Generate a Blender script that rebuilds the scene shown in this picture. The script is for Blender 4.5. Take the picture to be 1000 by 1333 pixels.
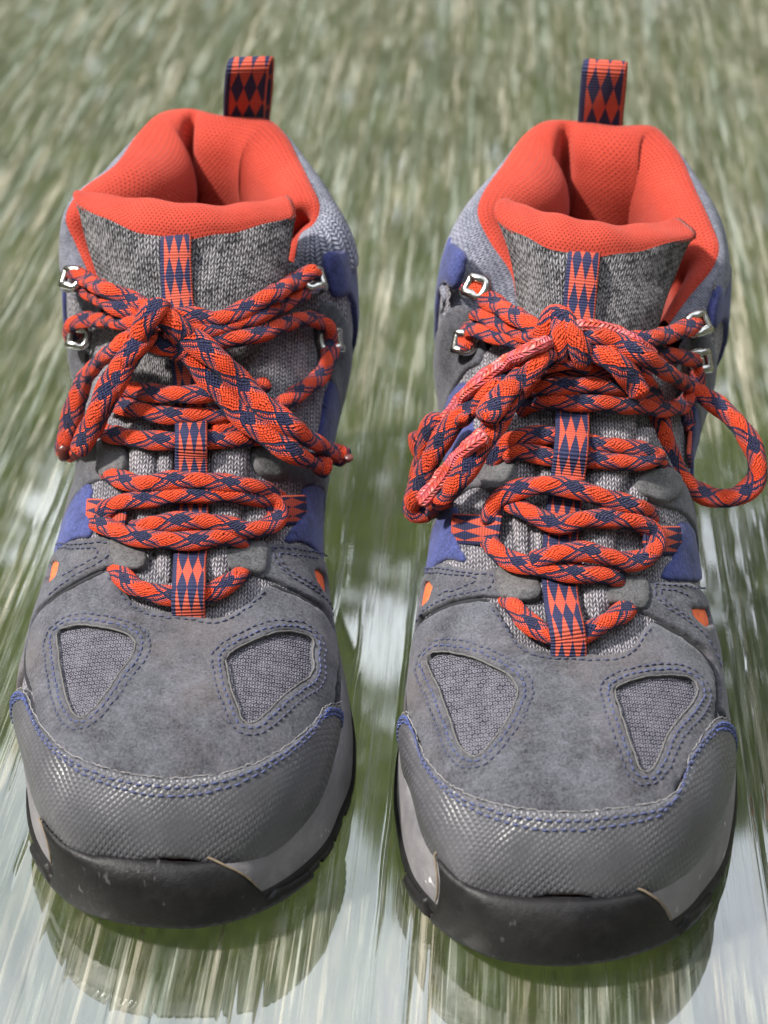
import bpy, bmesh, math, random
import numpy as np
from mathutils import Vector, Matrix
from mathutils.bvhtree import BVHTree
from mathutils.kdtree import KDTree
from mathutils.geometry import delaunay_2d_cdt

for o in list(bpy.data.objects):
    bpy.data.objects.remove(o)
sc = bpy.context.scene
COL = sc.collection
R = math.radians
rng = np.random.default_rng(7)
random.seed(7)

# ------------------------------------------------------------------ camera
# working unit of the builders: millimetre (x right, y away from the camera, z up, table top at z = 0)
FPX, PITCH, DIST = 2500.0, R(33), 600.0
TGT = np.array([0, 110, 70.0])
FW = np.array([0, math.cos(PITCH), -math.sin(PITCH)])
UP = np.array([0, math.sin(PITCH), math.cos(PITCH)])
RT = np.array([1.0, 0, 0])
CAM = TGT - DIST * FW
cd = bpy.data.cameras.new('camera')
cam = bpy.data.objects.new('camera', cd)
COL.objects.link(cam)
cam.location = CAM * .001
cam.rotation_euler = (R(90) - PITCH, 0, 0)
cd.sensor_fit = 'HORIZONTAL'
cd.sensor_width = 36
cd.lens = 36 * FPX / 1000
cd.clip_start = .01
cd.clip_end = 500
cd.dof.use_dof = True
cd.dof.focus_distance = .58
cd.dof.aperture_fstop = 18
sc.camera = cam

# ------------------------------------------------------------------ sky, sun, exposure
SUN_DIR = Vector((-.62, -.12, .80)).normalized()      # towards the sun
w = bpy.data.worlds.new('World')
sc.world = w
w.use_nodes = True
wt = w.node_tree
wt.nodes.clear()
wout = wt.nodes.new('ShaderNodeOutputWorld')
wbg = wt.nodes.new('ShaderNodeBackground')
wbg.inputs['Strength'].default_value = .12
sky = wt.nodes.new('ShaderNodeTexSky')
sky.sky_type = 'NISHITA'
sky.sun_disc = False
sky.sun_elevation = math.asin(SUN_DIR.z)
sky.sun_rotation = math.atan2(SUN_DIR.x, SUN_DIR.y)
sky.dust_density = 2
wtc = wt.nodes.new('ShaderNodeTexCoord')
wno = wt.nodes.new('ShaderNodeTexNoise')
wno.inputs['Scale'].default_value = 2.6
wno.inputs['Detail'].default_value = 6
wno.inputs['Roughness'].default_value = .55
wrp = wt.nodes.new('ShaderNodeValToRGB')
wrp.color_ramp.elements[0].position = .38
wrp.color_ramp.elements[0].color = (.26, .26, .26, 1)
wrp.color_ramp.elements[1].position = .64
wmx = wt.nodes.new('ShaderNodeMixRGB')
wmx.inputs['Color2'].default_value = (19, 20, 21.6, 1)      # bright thin cloud
wt.links.new(wtc.outputs['Generated'], wno.inputs['Vector'])
wt.links.new(wno.outputs['Fac'], wrp.inputs['Fac'])
wt.links.new(wrp.outputs['Color'], wmx.inputs['Fac'])
wt.links.new(sky.outputs['Color'], wmx.inputs['Color1'])
wt.links.new(wmx.outputs['Color'], wbg.inputs['Color'])
wt.links.new(wbg.outputs['Background'], wout.inputs['Surface'])
sl = bpy.data.lights.new('sun', 'SUN')
sl.energy = 5.0
sl.angle = R(5)
sl.color = (1, .95, .88)
sun = bpy.data.objects.new('sun', sl)
COL.objects.link(sun)
sun.rotation_euler = (-SUN_DIR).to_track_quat('-Z', 'Y').to_euler()
sc.view_settings.view_transform = 'Standard'
sc.view_settings.look = 'None'
sc.view_settings.exposure = 0.42
sc.view_settings.gamma = 1
sc.cycles.max_bounces = 10
sc.cycles.transparent_max_bounces = 12


# ------------------------------------------------------------------ small maths
def ray(px, py):
    d = FW * FPX + RT * (px - 500) + UP * (666.5 - py)
    return d / np.linalg.norm(d)

def at_z(px, py, z):
    r = ray(px, py)
    return CAM + r * ((z - CAM[2]) / r[2])

def at_y(px, py, y):
    r = ray(px, py)
    return CAM + r * ((y - CAM[1]) / r[1])

def pchip(xs, ys, x):
    xs = np.asarray(xs, float); ys = np.asarray(ys, float); x = np.asarray(x, float)
    h = np.diff(xs); d = np.diff(ys) / h
    m = np.zeros(len(xs))
    m[0], m[-1] = d[0], d[-1]
    for i in range(1, len(xs) - 1):
        if d[i-1] * d[i] > 0:
            w1, w2 = 2*h[i] + h[i-1], h[i] + 2*h[i-1]
            m[i] = (w1 + w2) / (w1 / d[i-1] + w2 / d[i])
    i = np.clip(np.searchsorted(xs, x) - 1, 0, len(xs) - 2)
    t = (x - xs[i]) / h[i]
    return ((1+2*t)*(1-t)**2*ys[i] + t*(1-t)**2*h[i]*m[i] + t*t*(3-2*t)*ys[i+1] + t*t*(t-1)*h[i]*m[i+1])

def catmull(P, closed=False, step=1.0):
    """smooth curve through points (n, d), resampled at equal steps"""
    P = np.asarray(P, float)
    n = len(P)
    if n == 2 and not closed:
        out = P[0] + (P[1] - P[0]) * np.linspace(0, 1, 20)[:, None]
    else:
        out = []
        rngi = range(n) if closed else range(n - 1)
        for i in rngi:
            if closed:
                p0, p1, p2, p3 = P[(i-1) % n], P[i], P[(i+1) % n], P[(i+2) % n]
            else:
                p1, p2 = P[i], P[i+1]
                p0 = P[i-1] if i > 0 else 2*p1 - p2
                p3 = P[i+2] if i + 2 < n else 2*p2 - p1
            # centripetal knots keep uneven traced points from overshooting
            t0 = 0.0
            t1 = t0 + max(np.linalg.norm(p1-p0), 1e-6)**.5
            t2 = t1 + max(np.linalg.norm(p2-p1), 1e-6)**.5
            t3 = t2 + max(np.linalg.norm(p3-p2), 1e-6)**.5
            t = np.linspace(t1, t2, 16, endpoint=False)[:, None]
            A1 = (t1-t)/(t1-t0)*p0 + (t-t0)/(t1-t0)*p1
            A2 = (t2-t)/(t2-t1)*p1 + (t-t1)/(t2-t1)*p2
            A3 = (t3-t)/(t3-t2)*p2 + (t-t2)/(t3-t2)*p3
            B1 = (t2-t)/(t2-t0)*A1 + (t-t0)/(t2-t0)*A2
            B2 = (t3-t)/(t3-t1)*A2 + (t-t1)/(t3-t1)*A3
            out.append((t2-t)/(t2-t1)*B1 + (t-t1)/(t2-t1)*B2)
        out = np.vstack(out)
        out = np.vstack([out, P[:1] if closed else P[-1:]])
    seg = np.linalg.norm(np.diff(out, axis=0), axis=1)
    s = np.concatenate([[0], np.cumsum(seg)])
    k = max(4, int(round(s[-1] / step)))
    q = np.linspace(0, s[-1], k + 1)
    if closed:
        q = q[:-1]
    return np.stack([np.interp(q, s, out[:, j]) for j in range(out.shape[1])], 1)

def inside(poly, pts):
    x, y = pts[:, 0], pts[:, 1]
    r = np.zeros(len(pts), bool)
    a = poly; b = np.roll(poly, -1, 0)
    for (x0, y0), (x1, y1) in zip(a, b):
        if y0 == y1:
            continue
        c = (y0 > y) != (y1 > y)
        r ^= c & (x < (x1 - x0) * (y - y0) / (y1 - y0) + x0)
    return r


# ------------------------------------------------------------------ node helper and materials
class NT:
    def __init__(s, name):
        s.m = bpy.data.materials.new(name)
        s.m.use_nodes = True
        s.t = s.m.node_tree
        s.t.nodes.clear()
        s.out = s.n('ShaderNodeOutputMaterial')
    def n(s, typ, **kw):
        nd = s.t.nodes.new(typ)
        for k, v in kw.items():
            setattr(nd, k, v)
        return nd
    def put(s, sock, v):
        if hasattr(v, 'links'):
            s.t.links.new(v, sock)
        elif isinstance(v, (tuple, list)) and len(v) == 3 and sock.type == 'RGBA':
            sock.default_value = (*v, 1)
        else:
            sock.default_value = v
    def m_(s, op, a, b=0.0, c=0.0):
        nd = s.n('ShaderNodeMath', operation=op)
        s.put(nd.inputs[0], a); s.put(nd.inputs[1], b); s.put(nd.inputs[2], c)
        return nd.outputs[0]
    def add(s, a, b): return s.m_('ADD', a, b)
    def sub(s, a, b): return s.m_('SUBTRACT', a, b)
    def mul(s, a, b): return s.m_('MULTIPLY', a, b)
    def frac(s, a): return s.m_('FRACT', a)
    def lt(s, a, b): return s.m_('LESS_THAN', a, b)
    def gt(s, a, b): return s.m_('GREATER_THAN', a, b)
    def tri(s, a):                       # 0 at whole numbers, 1 half way between
        return s.m_('PINGPONG', s.mul(a, 2.0), 1.0)
    def obj(s): return s.n('ShaderNodeTexCoord').outputs['Object']
    def uv(s):
        sp = s.n('ShaderNodeSeparateXYZ')
        s.t.links.new(s.n('ShaderNodeTexCoord').outputs['UV'], sp.inputs[0])
        return sp.outputs[0], sp.outputs[1]
    def noise(s, scale, detail=3, rough=.55, vec=None, dist=0.0):
        nd = s.n('ShaderNodeTexNoise')
        nd.inputs['Scale'].default_value = scale
        nd.inputs['Detail'].default_value = detail
        nd.inputs['Roughness'].default_value = rough
        nd.inputs['Distortion'].default_value = dist
        s.t.links.new(vec if vec is not None else s.obj(), nd.inputs['Vector'])
        return nd.outputs['Fac']
    def map(s, v, a, b, c=0.0, d=1.0):
        nd = s.n('ShaderNodeMapRange')
        for k, q in zip((0, 1, 2, 3, 4), (v, a, b, c, d)):
            s.put(nd.inputs[k], q)
        return nd.outputs[0]
    def mix(s, f, a, b, typ='MIX'):
        nd = s.n('ShaderNodeMixRGB', blend_type=typ)
        s.put(nd.inputs[0], f); s.put(nd.inputs[1], a); s.put(nd.inputs[2], b)
        return nd.outputs[0]
    def bump(s, h, dist, strength=1.0, nrm=None):
        nd = s.n('ShaderNodeBump')
        nd.inputs['Strength'].default_value = strength
        nd.inputs['Distance'].default_value = dist
        s.put(nd.inputs['Height'], h)
        if nrm is not None:
            s.put(nd.inputs['Normal'], nrm)
        return nd.outputs[0]
    def bsdf(s, col, rough=.8, nrm=None, **kw):
        b = s.n('ShaderNodeBsdfPrincipled')
        s.put(b.inputs['Base Color'], col)
        s.put(b.inputs['Roughness'], rough)
        if nrm is not None:
            s.put(b.inputs['Normal'], nrm)
        for k, v in kw.items():
            s.put(b.inputs[k.replace('_', ' ')], v)
        s.t.links.new(b.outputs[0], s.out.inputs[0])
        return s.m

M = {}

def suede(name, c, blot=.35, warm=(.145, .120, .112), warm_amt=.42):
    t = NT(name)
    fine = t.noise(1300, 3, .8)
    mid = t.noise(110, 4, .6)
    big = t.noise(38, 3, .55)
    nap = t.noise(420, 4, .65, dist=.6)
    v = t.add(t.mul(t.sub(fine, .5), 2.3), t.add(t.mul(t.sub(nap, .5), 1.0), t.add(t.mul(t.sub(mid, .5), blot*2.8), t.mul(t.sub(big, .5), blot*2.4))))
    dark = tuple(q * .30 for q in c)
    light = tuple(min(1, q * 1.9) for q in c)
    col = t.mix(t.map(v, -.62, .62), dark, light)
    dust = t.map(t.noise(26, 5, .65), .5, .72, 0, warm_amt)
    col = t.mix(dust, col, warm)
    h = t.add(fine, t.mul(nap, 1.3))
    M[name] = t.bsdf(col, .95, t.bump(h, .00035, .7), Sheen_Weight=.18, Sheen_Roughness=.5, Specular_IOR_Level=.15)

suede('suede_grey', (.068, .069, .080), .42)
suede('suede_loop', (.084, .084, .088), .45)
suede('suede_blue', (.040, .050, .150), .4, (.10, .10, .17), .3)
suede('suede_navy', (.030, .036, .115), .4, (.10, .10, .16), .2)

def knit(name, light, dark, wcol, hrow, contrast, bumpd=.0006, lilac=0.0):
    t = NT(name)
    u, v = t.uv()
    wob = t.mul(t.sub(t.noise(160, 2), .5), .9)
    fx = t.frac(t.m_('DIVIDE', t.add(u, wob), wcol))
    ax = t.m_('ABSOLUTE', t.sub(fx, .5))
    fy = t.frac(t.m_('DIVIDE', t.sub(t.add(v, wob), t.mul(ax, hrow*1.6)), hrow))
    hx = t.m_('SINE', t.mul(t.frac(t.mul(fx, 2.0)), math.pi))
    hy = t.m_('SINE', t.mul(fy, math.pi))
    h = t.m_('POWER', t.mul(hx, hy), .6)
    fleck = t.noise(900, 2, .8)
    patch = t.noise(230, 3, .7)
    k = t.add(t.mul(t.sub(fleck, .5), contrast*2.2), t.mul(t.sub(patch, .5), contrast*2.0))
    k = t.map(t.add(k, t.mul(t.sub(h, .62), .9)), -.45, .45)
    col = t.mix(k, dark, light)
    M[name] = t.bsdf(col, .85, t.bump(h, bumpd, .9), Sheen_Weight=.15, Specular_IOR_Level=.3)

knit('knit_tongue', (.30, .285, .30), (.004, .004, .005), 2.2, 2.0, 1.05, .0012)
knit('knit_gusset', (.40, .37, .40), (.045, .042, .05), 1.9, 1.6, .6)
knit('knit_collar', (.38, .39, .47), (.07, .075, .11), 1.7, 1.5, .5)
knit('knit_body', (.33, .31, .34), (.04, .04, .05), 1.8, 1.6, .6)

def window_mesh(name, light, dark, wcol, hrow):
    t = NT(name)
    u, v = t.uv()
    row = t.m_('FLOOR', t.m_('DIVIDE', v, hrow))
    uu = t.add(t.m_('DIVIDE', u, wcol), t.mul(t.m_('MODULO', row, 2.0), .5))
    dx = t.mul(t.sub(t.frac(uu), .5), 2.0)
    dy = t.mul(t.sub(t.frac(t.m_('DIVIDE', v, hrow)), .5), 2.0)
    d = t.m_('SQRT', t.add(t.mul(dx, dx), t.mul(dy, dy)))
    ring = t.m_('ABSOLUTE', t.sub(t.add(d, t.mul(t.sub(t.noise(500, 2), .5), .5)), .62))
    h = t.map(ring, .08, .40, 1, 0)
    thread = t.noise(1700, 2, .7)
    k = t.add(t.mul(h, .8), t.add(t.mul(t.sub(thread, .5), 1.3), t.mul(t.sub(t.noise(260, 3), .5), .8)))
    col = t.mix(t.map(k, -.15, .9), dark, light)
    M[name] = t.bsdf(col, .8, t.bump(t.add(h, t.mul(thread, .3)), .0006, .9), Specular_IOR_Level=.25)
window_mesh('mesh_window', (.235, .225, .265), (.012, .012, .019), 1.55, 1.3)

# lining: coral knit with rows of small holes
def lining():
    t = NT('lining')
    u, v = t.uv()
    row = t.m_('FLOOR', t.m_('DIVIDE', v, 1.05))
    uu = t.add(t.m_('DIVIDE', u, 1.5), t.mul(t.m_('MODULO', row, 2.0), .5))
    dx = t.mul(t.sub(t.frac(uu), .5), 2.0)
    dy = t.mul(t.sub(t.frac(t.m_('DIVIDE', v, 1.05)), .5), 2.0)
    d = t.m_('SQRT', t.add(t.mul(t.mul(dx, dx), 2.6), t.mul(t.mul(dy, dy), .9)))
    hole = t.map(d, .25, .72, 1, 0)
    fuzz = t.noise(1300, 3, .7)
    big = t.noise(45, 3)
    c = t.mix(t.map(t.add(t.mul(fuzz, .6), t.mul(big, .6)), .35, .85), (.35, .036, .022), (.52, .070, .042))
    c = t.mix(t.mul(hole, .6), c, (.20, .018, .012))
    M['lining'] = t.bsdf(c, .9, t.bump(t.sub(t.mul(fuzz, .5), hole), .0004, .8), Sheen_Weight=.12, Sheen_Roughness=.4, Specular_IOR_Level=.15)
lining()

def lace(name, orange, navy, pink, share=.43, Lp=16.5):
    t = NT(name)
    u, v = t.uv()
    wb = t.noise(260, 2)
    u = t.add(u, t.mul(t.sub(wb, .5), 2.6))
    v = t.add(v, t.mul(t.sub(t.noise(190, 2), .5), .10))
    a = t.m_('DIVIDE', u, Lp)
    p = t.add(a, t.mul(v, 2.0))
    q = t.sub(a, t.mul(v, 2.0))
    A = t.lt(t.frac(p), share)
    B = t.lt(t.frac(q), share)
    both = t.mul(A, B)
    one = t.sub(t.add(A, B), t.mul(both, 2.0))
    ph = t.frac(t.mul(t.add(t.mul(A, t.frac(p)), t.mul(B, t.frac(q))), 2.0/share))
    stripe = t.gt(ph, .42)
    stripe2 = t.gt(t.frac(t.add(t.mul(A, t.mul(q, 14)), t.mul(B, t.mul(p, 14)))), .42)
    wv = t.mul(t.m_('ABSOLUTE', t.m_('SINE', t.mul(p, math.pi*12))), t.m_('ABSOLUTE', t.m_('SINE', t.mul(q, math.pi*12))))
    fz = t.noise(1500, 2, .7)
    dirt = t.noise(70, 4, .6)
    oc = t.mix(t.map(t.add(wv, t.sub(fz, .5)), 0, 1.0), tuple(x*.55 for x in orange), tuple(min(1, x*1.12) for x in orange))
    oc = t.mix(t.map(dirt, .55, .75, 0, .35), oc, tuple(x*.7 for x in orange))
    nc = t.mix(t.map(fz, .3, .75), navy, tuple(x*2.6+.01 for x in navy))
    sc_ = t.mix(t.mul(stripe, stripe2), nc, pink)
    c = t.mix(one, oc, sc_)
    c = t.mix(both, c, nc)
    M[name] = t.bsdf(c, .82, t.bump(t.add(wv, t.mul(fz, .5)), .0006, .9), Sheen_Weight=.08, Specular_IOR_Level=.2)
lace('lace', (.83, .070, .015), (.008, .009, .034), (.80, .10, .045))
def worn_lace():
    t = NT('lace_worn')
    u, v = t.uv()
    vv = t.frac(t.mul(v, 5.0))
    ch = t.frac(t.m_('DIVIDE', t.add(u, t.mul(t.m_('ABSOLUTE', t.sub(vv, .5)), 2.6)), 1.5))
    h = t.mul(t.m_('SINE', t.mul(ch, math.pi)), t.m_('SINE', t.mul(t.frac(t.mul(vv, 2.0)), math.pi)))
    k1 = t.noise(240, 3, .7); k2 = t.noise(330, 2, .7, dist=1.0)
    c = t.mix(t.map(k1, .36, .64), (.74, .085, .035), (.66, .14, .19))
    c = t.mix(t.map(k2, .52, .68, 0, .5), c, (.72, .50, .42))
    c = t.mix(t.map(h, 0, .5, .7, 0), c, (.25, .03, .03))
    M['lace_worn'] = t.bsdf(c, .9, t.bump(h, .0007, .9), Specular_IOR_Level=.2)
worn_lace()

def webbing():
    t = NT('webbing')
    u, v = t.uv()                       # u 0..1 across, v mm along
    cx = t.mul(u, 3.3)
    cy = t.m_('DIVIDE', v, 13.0)
    a = t.add(cx, t.mul(cy, .92)); b = t.sub(cx, t.mul(cy, .92))
    fa = t.lt(t.frac(t.mul(a, .5)), .5); fb = t.lt(t.frac(t.mul(b, .5)), .5)
    har = t.m_('ABSOLUTE', t.sub(fa, fb))
    edge = t.lt(u, .13)
    edge2 = t.gt(u, .95)
    navyf = t.m_('MAXIMUM', har, edge)
    navyf = t.mul(navyf, t.sub(1.0, edge2))
    rib = t.tri(t.m_('DIVIDE', v, 1.0))
    fz = t.noise(1400, 2, .7)
    oc = t.mix(t.map(t.add(rib, fz), .2, 1.4), (.22, .035, .025), (.60, .10, .055))
    nc = t.mix(t.map(t.add(rib, fz), .3, 1.6), (.008, .009, .028), (.035, .04, .105))
    M['webbing'] = t.bsdf(t.mix(navyf, oc, nc), .75, t.bump(t.add(rib, t.mul(fz, .4)), .0004, .8), Specular_IOR_Level=.3)
webbing()

def toecap():
    t = NT('toecap')
    u, v = t.uv()
    P = 1.42
    u = t.add(u, t.mul(t.sub(t.noise(70, 2), .5), 2.2))
    v = t.add(v, t.mul(t.sub(t.noise(64, 2), .5), 2.0))
    a = t.m_('DIVIDE', t.add(t.mul(u, .93), t.mul(v, .42)), P)
    b = t.m_('DIVIDE', t.add(t.mul(u, -.62), t.mul(v, .80)), P)
    ta, tb = t.tri(a), t.tri(b)
    h = t.m_('MINIMUM', t.m_('MINIMUM', ta, tb), .8)
    # the embossing is worn flat in places
    worn = t.map(t.noise(48, 4), .40, .66, 1.0, .12)
    h = t.mul(h, worn)
    big = t.noise(55, 4, .6)
    sp = t.noise(900, 3, .7)
    c = t.mix(t.map(t.add(t.mul(big, .7), t.mul(sp, .4)), .35, .8), (.064, .064, .072), (.128, .127, .139))
    c = t.mix(t.map(h, 0, .3, .45, 0), c, (.05, .05, .055))
    M['toecap'] = t.bsdf(c, t.map(big, .3, .7, .34, .5), t.bump(t.add(h, t.mul(sp, .10)), .00042, .75), Specular_IOR_Level=.55)
toecap()

def rubber(name, c, c2, rough, spec=.3):
    t = NT(name)
    n1 = t.noise(60, 5, .65); n2 = t.noise(700, 3, .6); sc2 = t.noise(1800, 2, .6)
    col = t.mix(t.map(n1, .35, .7), c, c2)
    col = t.mix(t.map(sc2, .70, .78, 0, .35), col, tuple(min(1, q*4+.05) for q in c2))
    mp = t.n('ShaderNodeMapping'); mp.inputs['Rotation'].default_value = (.3, .2, .7); mp.inputs['Scale'].default_value = (1, .12, .5)
    t.t.links.new(t.obj(), mp.inputs['Vector'])
    scr = t.mul(t.map(t.noise(520, 2, .5, mp.outputs[0]), .655, .69), t.map(t.noise(55, 3), .5, .62))
    dust = t.map(t.noise(95, 6, .7), .5, .8, 0, .14)
    col = t.mix(dust, col, tuple(min(1, q*3+.03) for q in c2))
    col = t.mix(t.mul(scr, .6), col, tuple(min(1, q*5+.08) for q in c2))
    M[name] = t.bsdf(col, t.map(n1, .3, .7, rough, rough+.18), t.bump(t.add(n2, t.mul(sc2, .6)), .0003, .5), Specular_IOR_Level=spec)
rubber('rubber_black', (.006, .0055, .006), (.013, .012, .012), .40, .28)
rubber('midsole', (.135, .13, .14), (.22, .21, .215), .6)

def simple(name, col, rough, metal=0.0, **kw):
    t = NT(name)
    f = t.noise(600, 3, .6)
    c = t.mix(t.map(f, .3, .7), tuple(q*.75 for q in col), tuple(min(1, q*1.2) for q in col))
    M[name] = t.bsdf(c, rough, t.bump(f, .0002, .4), Metallic=metal, **kw)
simple('thread_blue', (.062, .074, .165), .8)
simple('suede_edge', (.12, .115, .11), .95)
simple('seam_dark', (.016, .016, .020), .9)
simple('thread_dark', (.055, .06, .105), .8)
simple('thread_bright', (.045, .08, .28), .8)
simple('raw_edge', (.24, .23, .23), .9)
simple('glue', (.17, .13, .085), .8)
simple('metal', (.46, .45, .42), .24, 1.0)
simple('metal_worn', (.42, .41, .39), .4, 1.0)
simple('orange_foam', (.80, .15, .05), .7)
simple('lace_fuzz', (.62, .10, .06), .9)
simple('lint', (.75, .72, .68), .9)
simple('footbed', (.04, .03, .03), .9)
simple('aglet', (.10, .02, .015), .3)


# ------------------------------------------------------------------ object helpers
def link(ob, parent=None):
    COL.objects.link(ob)
    if parent is not None:
        ob.parent = parent
    return ob

def mesh_obj(name, V, F, mat, parent, org, UV=None, smooth=True):
    """V in mm world coordinates; org = world position (mm) of the thing's Empty"""
    me = bpy.data.meshes.new(name)
    me.from_pydata([tuple(x) for x in (np.asarray(V) - org) * .001], [], [tuple(map(int, f)) for f in F])
    if UV is not None:
        ul = me.uv_layers.new(name='UVMap')
        li = np.zeros(len(me.loops), int)
        me.loops.foreach_get('vertex_index', li)
        ul.data.foreach_set('uv', np.asarray(UV, float)[li].ravel())
    if smooth:
        me.polygons.foreach_set('use_smooth', [True] * len(me.polygons))
    me.materials.append(M[mat])
    me.update()
    return link(bpy.data.objects.new(name, me), parent)

def grid_faces(nu, nv, closed_v=False, off=0):
    F = []
    for i in range(nu - 1):
        for j in range(nv if closed_v else nv - 1):
            j2 = (j + 1) % nv
            F.append((off+i*nv+j, off+i*nv+j2, off+(i+1)*nv+j2, off+(i+1)*nv+j))
    return F

def flat_uv(V):
    """mm along x and along the slope that faces up and forward"""
    V = np.asarray(V)
    return np.stack([V[:, 0], .8*V[:, 1] + .6*V[:, 2]], 1)


class Surf:
    """a surface sampled on a grid (us x vs) -> points; can be looked up by ray and evaluated at (u, v)"""
    def __init__(s, us, vs, P, flip=False):
        s.us, s.vs, s.P = np.asarray(us, float), np.asarray(vs, float), P
        du = np.gradient(P, axis=0); dv = np.gradient(P, axis=1)
        n = np.cross(du, dv)
        if flip:
            n = -n
        s.N = n / np.maximum(np.linalg.norm(n, axis=2, keepdims=True), 1e-9)
        nu, nv = P.shape[:2]
        s.nv = nv
        T = []
        for i in range(nu - 1):
            for j in range(nv - 1):
                a = i*nv + j
                T.append((a, a+nv, a+nv+1)); T.append((a, a+nv+1, a+1))
        s.T = T
        s.bvh = BVHTree.FromPolygons([Vector(x) for x in P.reshape(-1, 3)], T)
        s.xmid = float(P[:, :, 0].mean())
    def ev(s, uv, off=0.0):
        uv = np.atleast_2d(uv)
        u = np.clip(uv[:, 0], s.us[0], s.us[-1]); v = np.clip(uv[:, 1], s.vs[0], s.vs[-1])
        i = np.clip(np.searchsorted(s.us, u) - 1, 0, len(s.us) - 2)
        j = np.clip(np.searchsorted(s.vs, v) - 1, 0, len(s.vs) - 2)
        fu = ((u - s.us[i]) / (s.us[i+1] - s.us[i]))[:, None]
        fv = ((v - s.vs[j]) / (s.vs[j+1] - s.vs[j]))[:, None]
        def bil(A):
            return A[i, j]*(1-fu)*(1-fv) + A[i+1, j]*fu*(1-fv) + A[i, j+1]*(1-fu)*fv + A[i+1, j+1]*fu*fv
        n = bil(s.N)
        n /= np.maximum(np.linalg.norm(n, axis=1, keepdims=True), 1e-9)
        return bil(s.P) + n * (np.asarray(off)[:, None] if np.ndim(off) else off), n
    def hit(s, px, py):
        """image point of the survey view -> (u, v); slides towards the middle when the ray passes beside"""
        mx = 500 + FPX * s.xmid / 560
        x0 = px
        for k in range(120):
            if k == 60:
                px = x0
            r = ray(px, py)
            loc, nn, idx, dist = s.bvh.ray_cast(Vector(CAM), Vector(r))
            if idx is not None:
                break
            if k < 60:
                px += 1.5 if px < mx else -1.5
            else:
                py += 1
        if idx is None:
            raise RuntimeError('no hit %s %s' % (px, py))
        tri = s.T[idx]
        a, b, c = (s.P.reshape(-1, 3)[q] for q in tri)
        p = np.array(loc)
        M3 = np.stack([b - a, c - a], 1)
        w_, *_ = np.linalg.lstsq(M3, p - a, rcond=None)
        uvs = [np.array([s.us[q // s.nv], s.vs[q % s.nv]]) for q in tri]
        return uvs[0] + (uvs[1]-uvs[0])*w_[0] + (uvs[2]-uvs[0])*w_[1]
    def trace(s, pts, closed, step=1.2, dense=4.0):
        """traced image points (px, py[, flag]) -> smooth (u, v) polyline. flag L/R: run on to that edge of the surface, B: bottom"""
        uv = []
        for p in pts:
            if p[0] == 'uv':
                uv.append(np.array(p[1:3], float)); continue
            q = s.hit(p[0], p[1])
            if len(p) > 2:
                q = q.copy()
                if p[2] == 'L': q[1] = s.vs[0]
                elif p[2] == 'R': q[1] = s.vs[-1]
                elif p[2] == 'B': q[0] = s.us[0]
                else: q[1] = p[2]
            uv.append(q)
        return catmull(uv, closed, step)


def offset_loop(loop, d):
    """offset a closed 2-D loop inwards by d (positive = towards its inside)"""
    nx = np.roll(loop, -1, 0); pv = np.roll(loop, 1, 0)
    t = nx - pv
    t /= np.maximum(np.linalg.norm(t, axis=1, keepdims=True), 1e-9)
    area = .5*np.sum(loop[:, 0]*np.roll(loop[:, 1], -1) - np.roll(loop[:, 0], -1)*loop[:, 1])
    n = np.stack([-t[:, 1], t[:, 0]], 1) * (1 if area > 0 else -1)
    return loop + n * d

def resample(loop, step, closed=True):
    P = np.vstack([loop, loop[:1]]) if closed else loop
    s = np.concatenate([[0], np.cumsum(np.linalg.norm(np.diff(P, axis=0), axis=1))])
    k = max(6, int(round(s[-1] / step)))
    q = np.linspace(0, s[-1], k + 1)
    if closed:
        q = q[:-1]
    return np.stack([np.interp(q, s, P[:, 0]), np.interp(q, s, P[:, 1])], 1)

def dist_poly(poly, pts):
    a = poly; b = np.roll(poly, -1, 0)
    d = np.full(len(pts), 1e9)
    for p, q in zip(a, b):
        e = q - p
        t = np.clip(((pts - p) @ e) / max(e @ e, 1e-12), 0, 1)
        d = np.minimum(d, np.linalg.norm(pts - (p + t[:, None]*e), axis=1))
    return d

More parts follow.
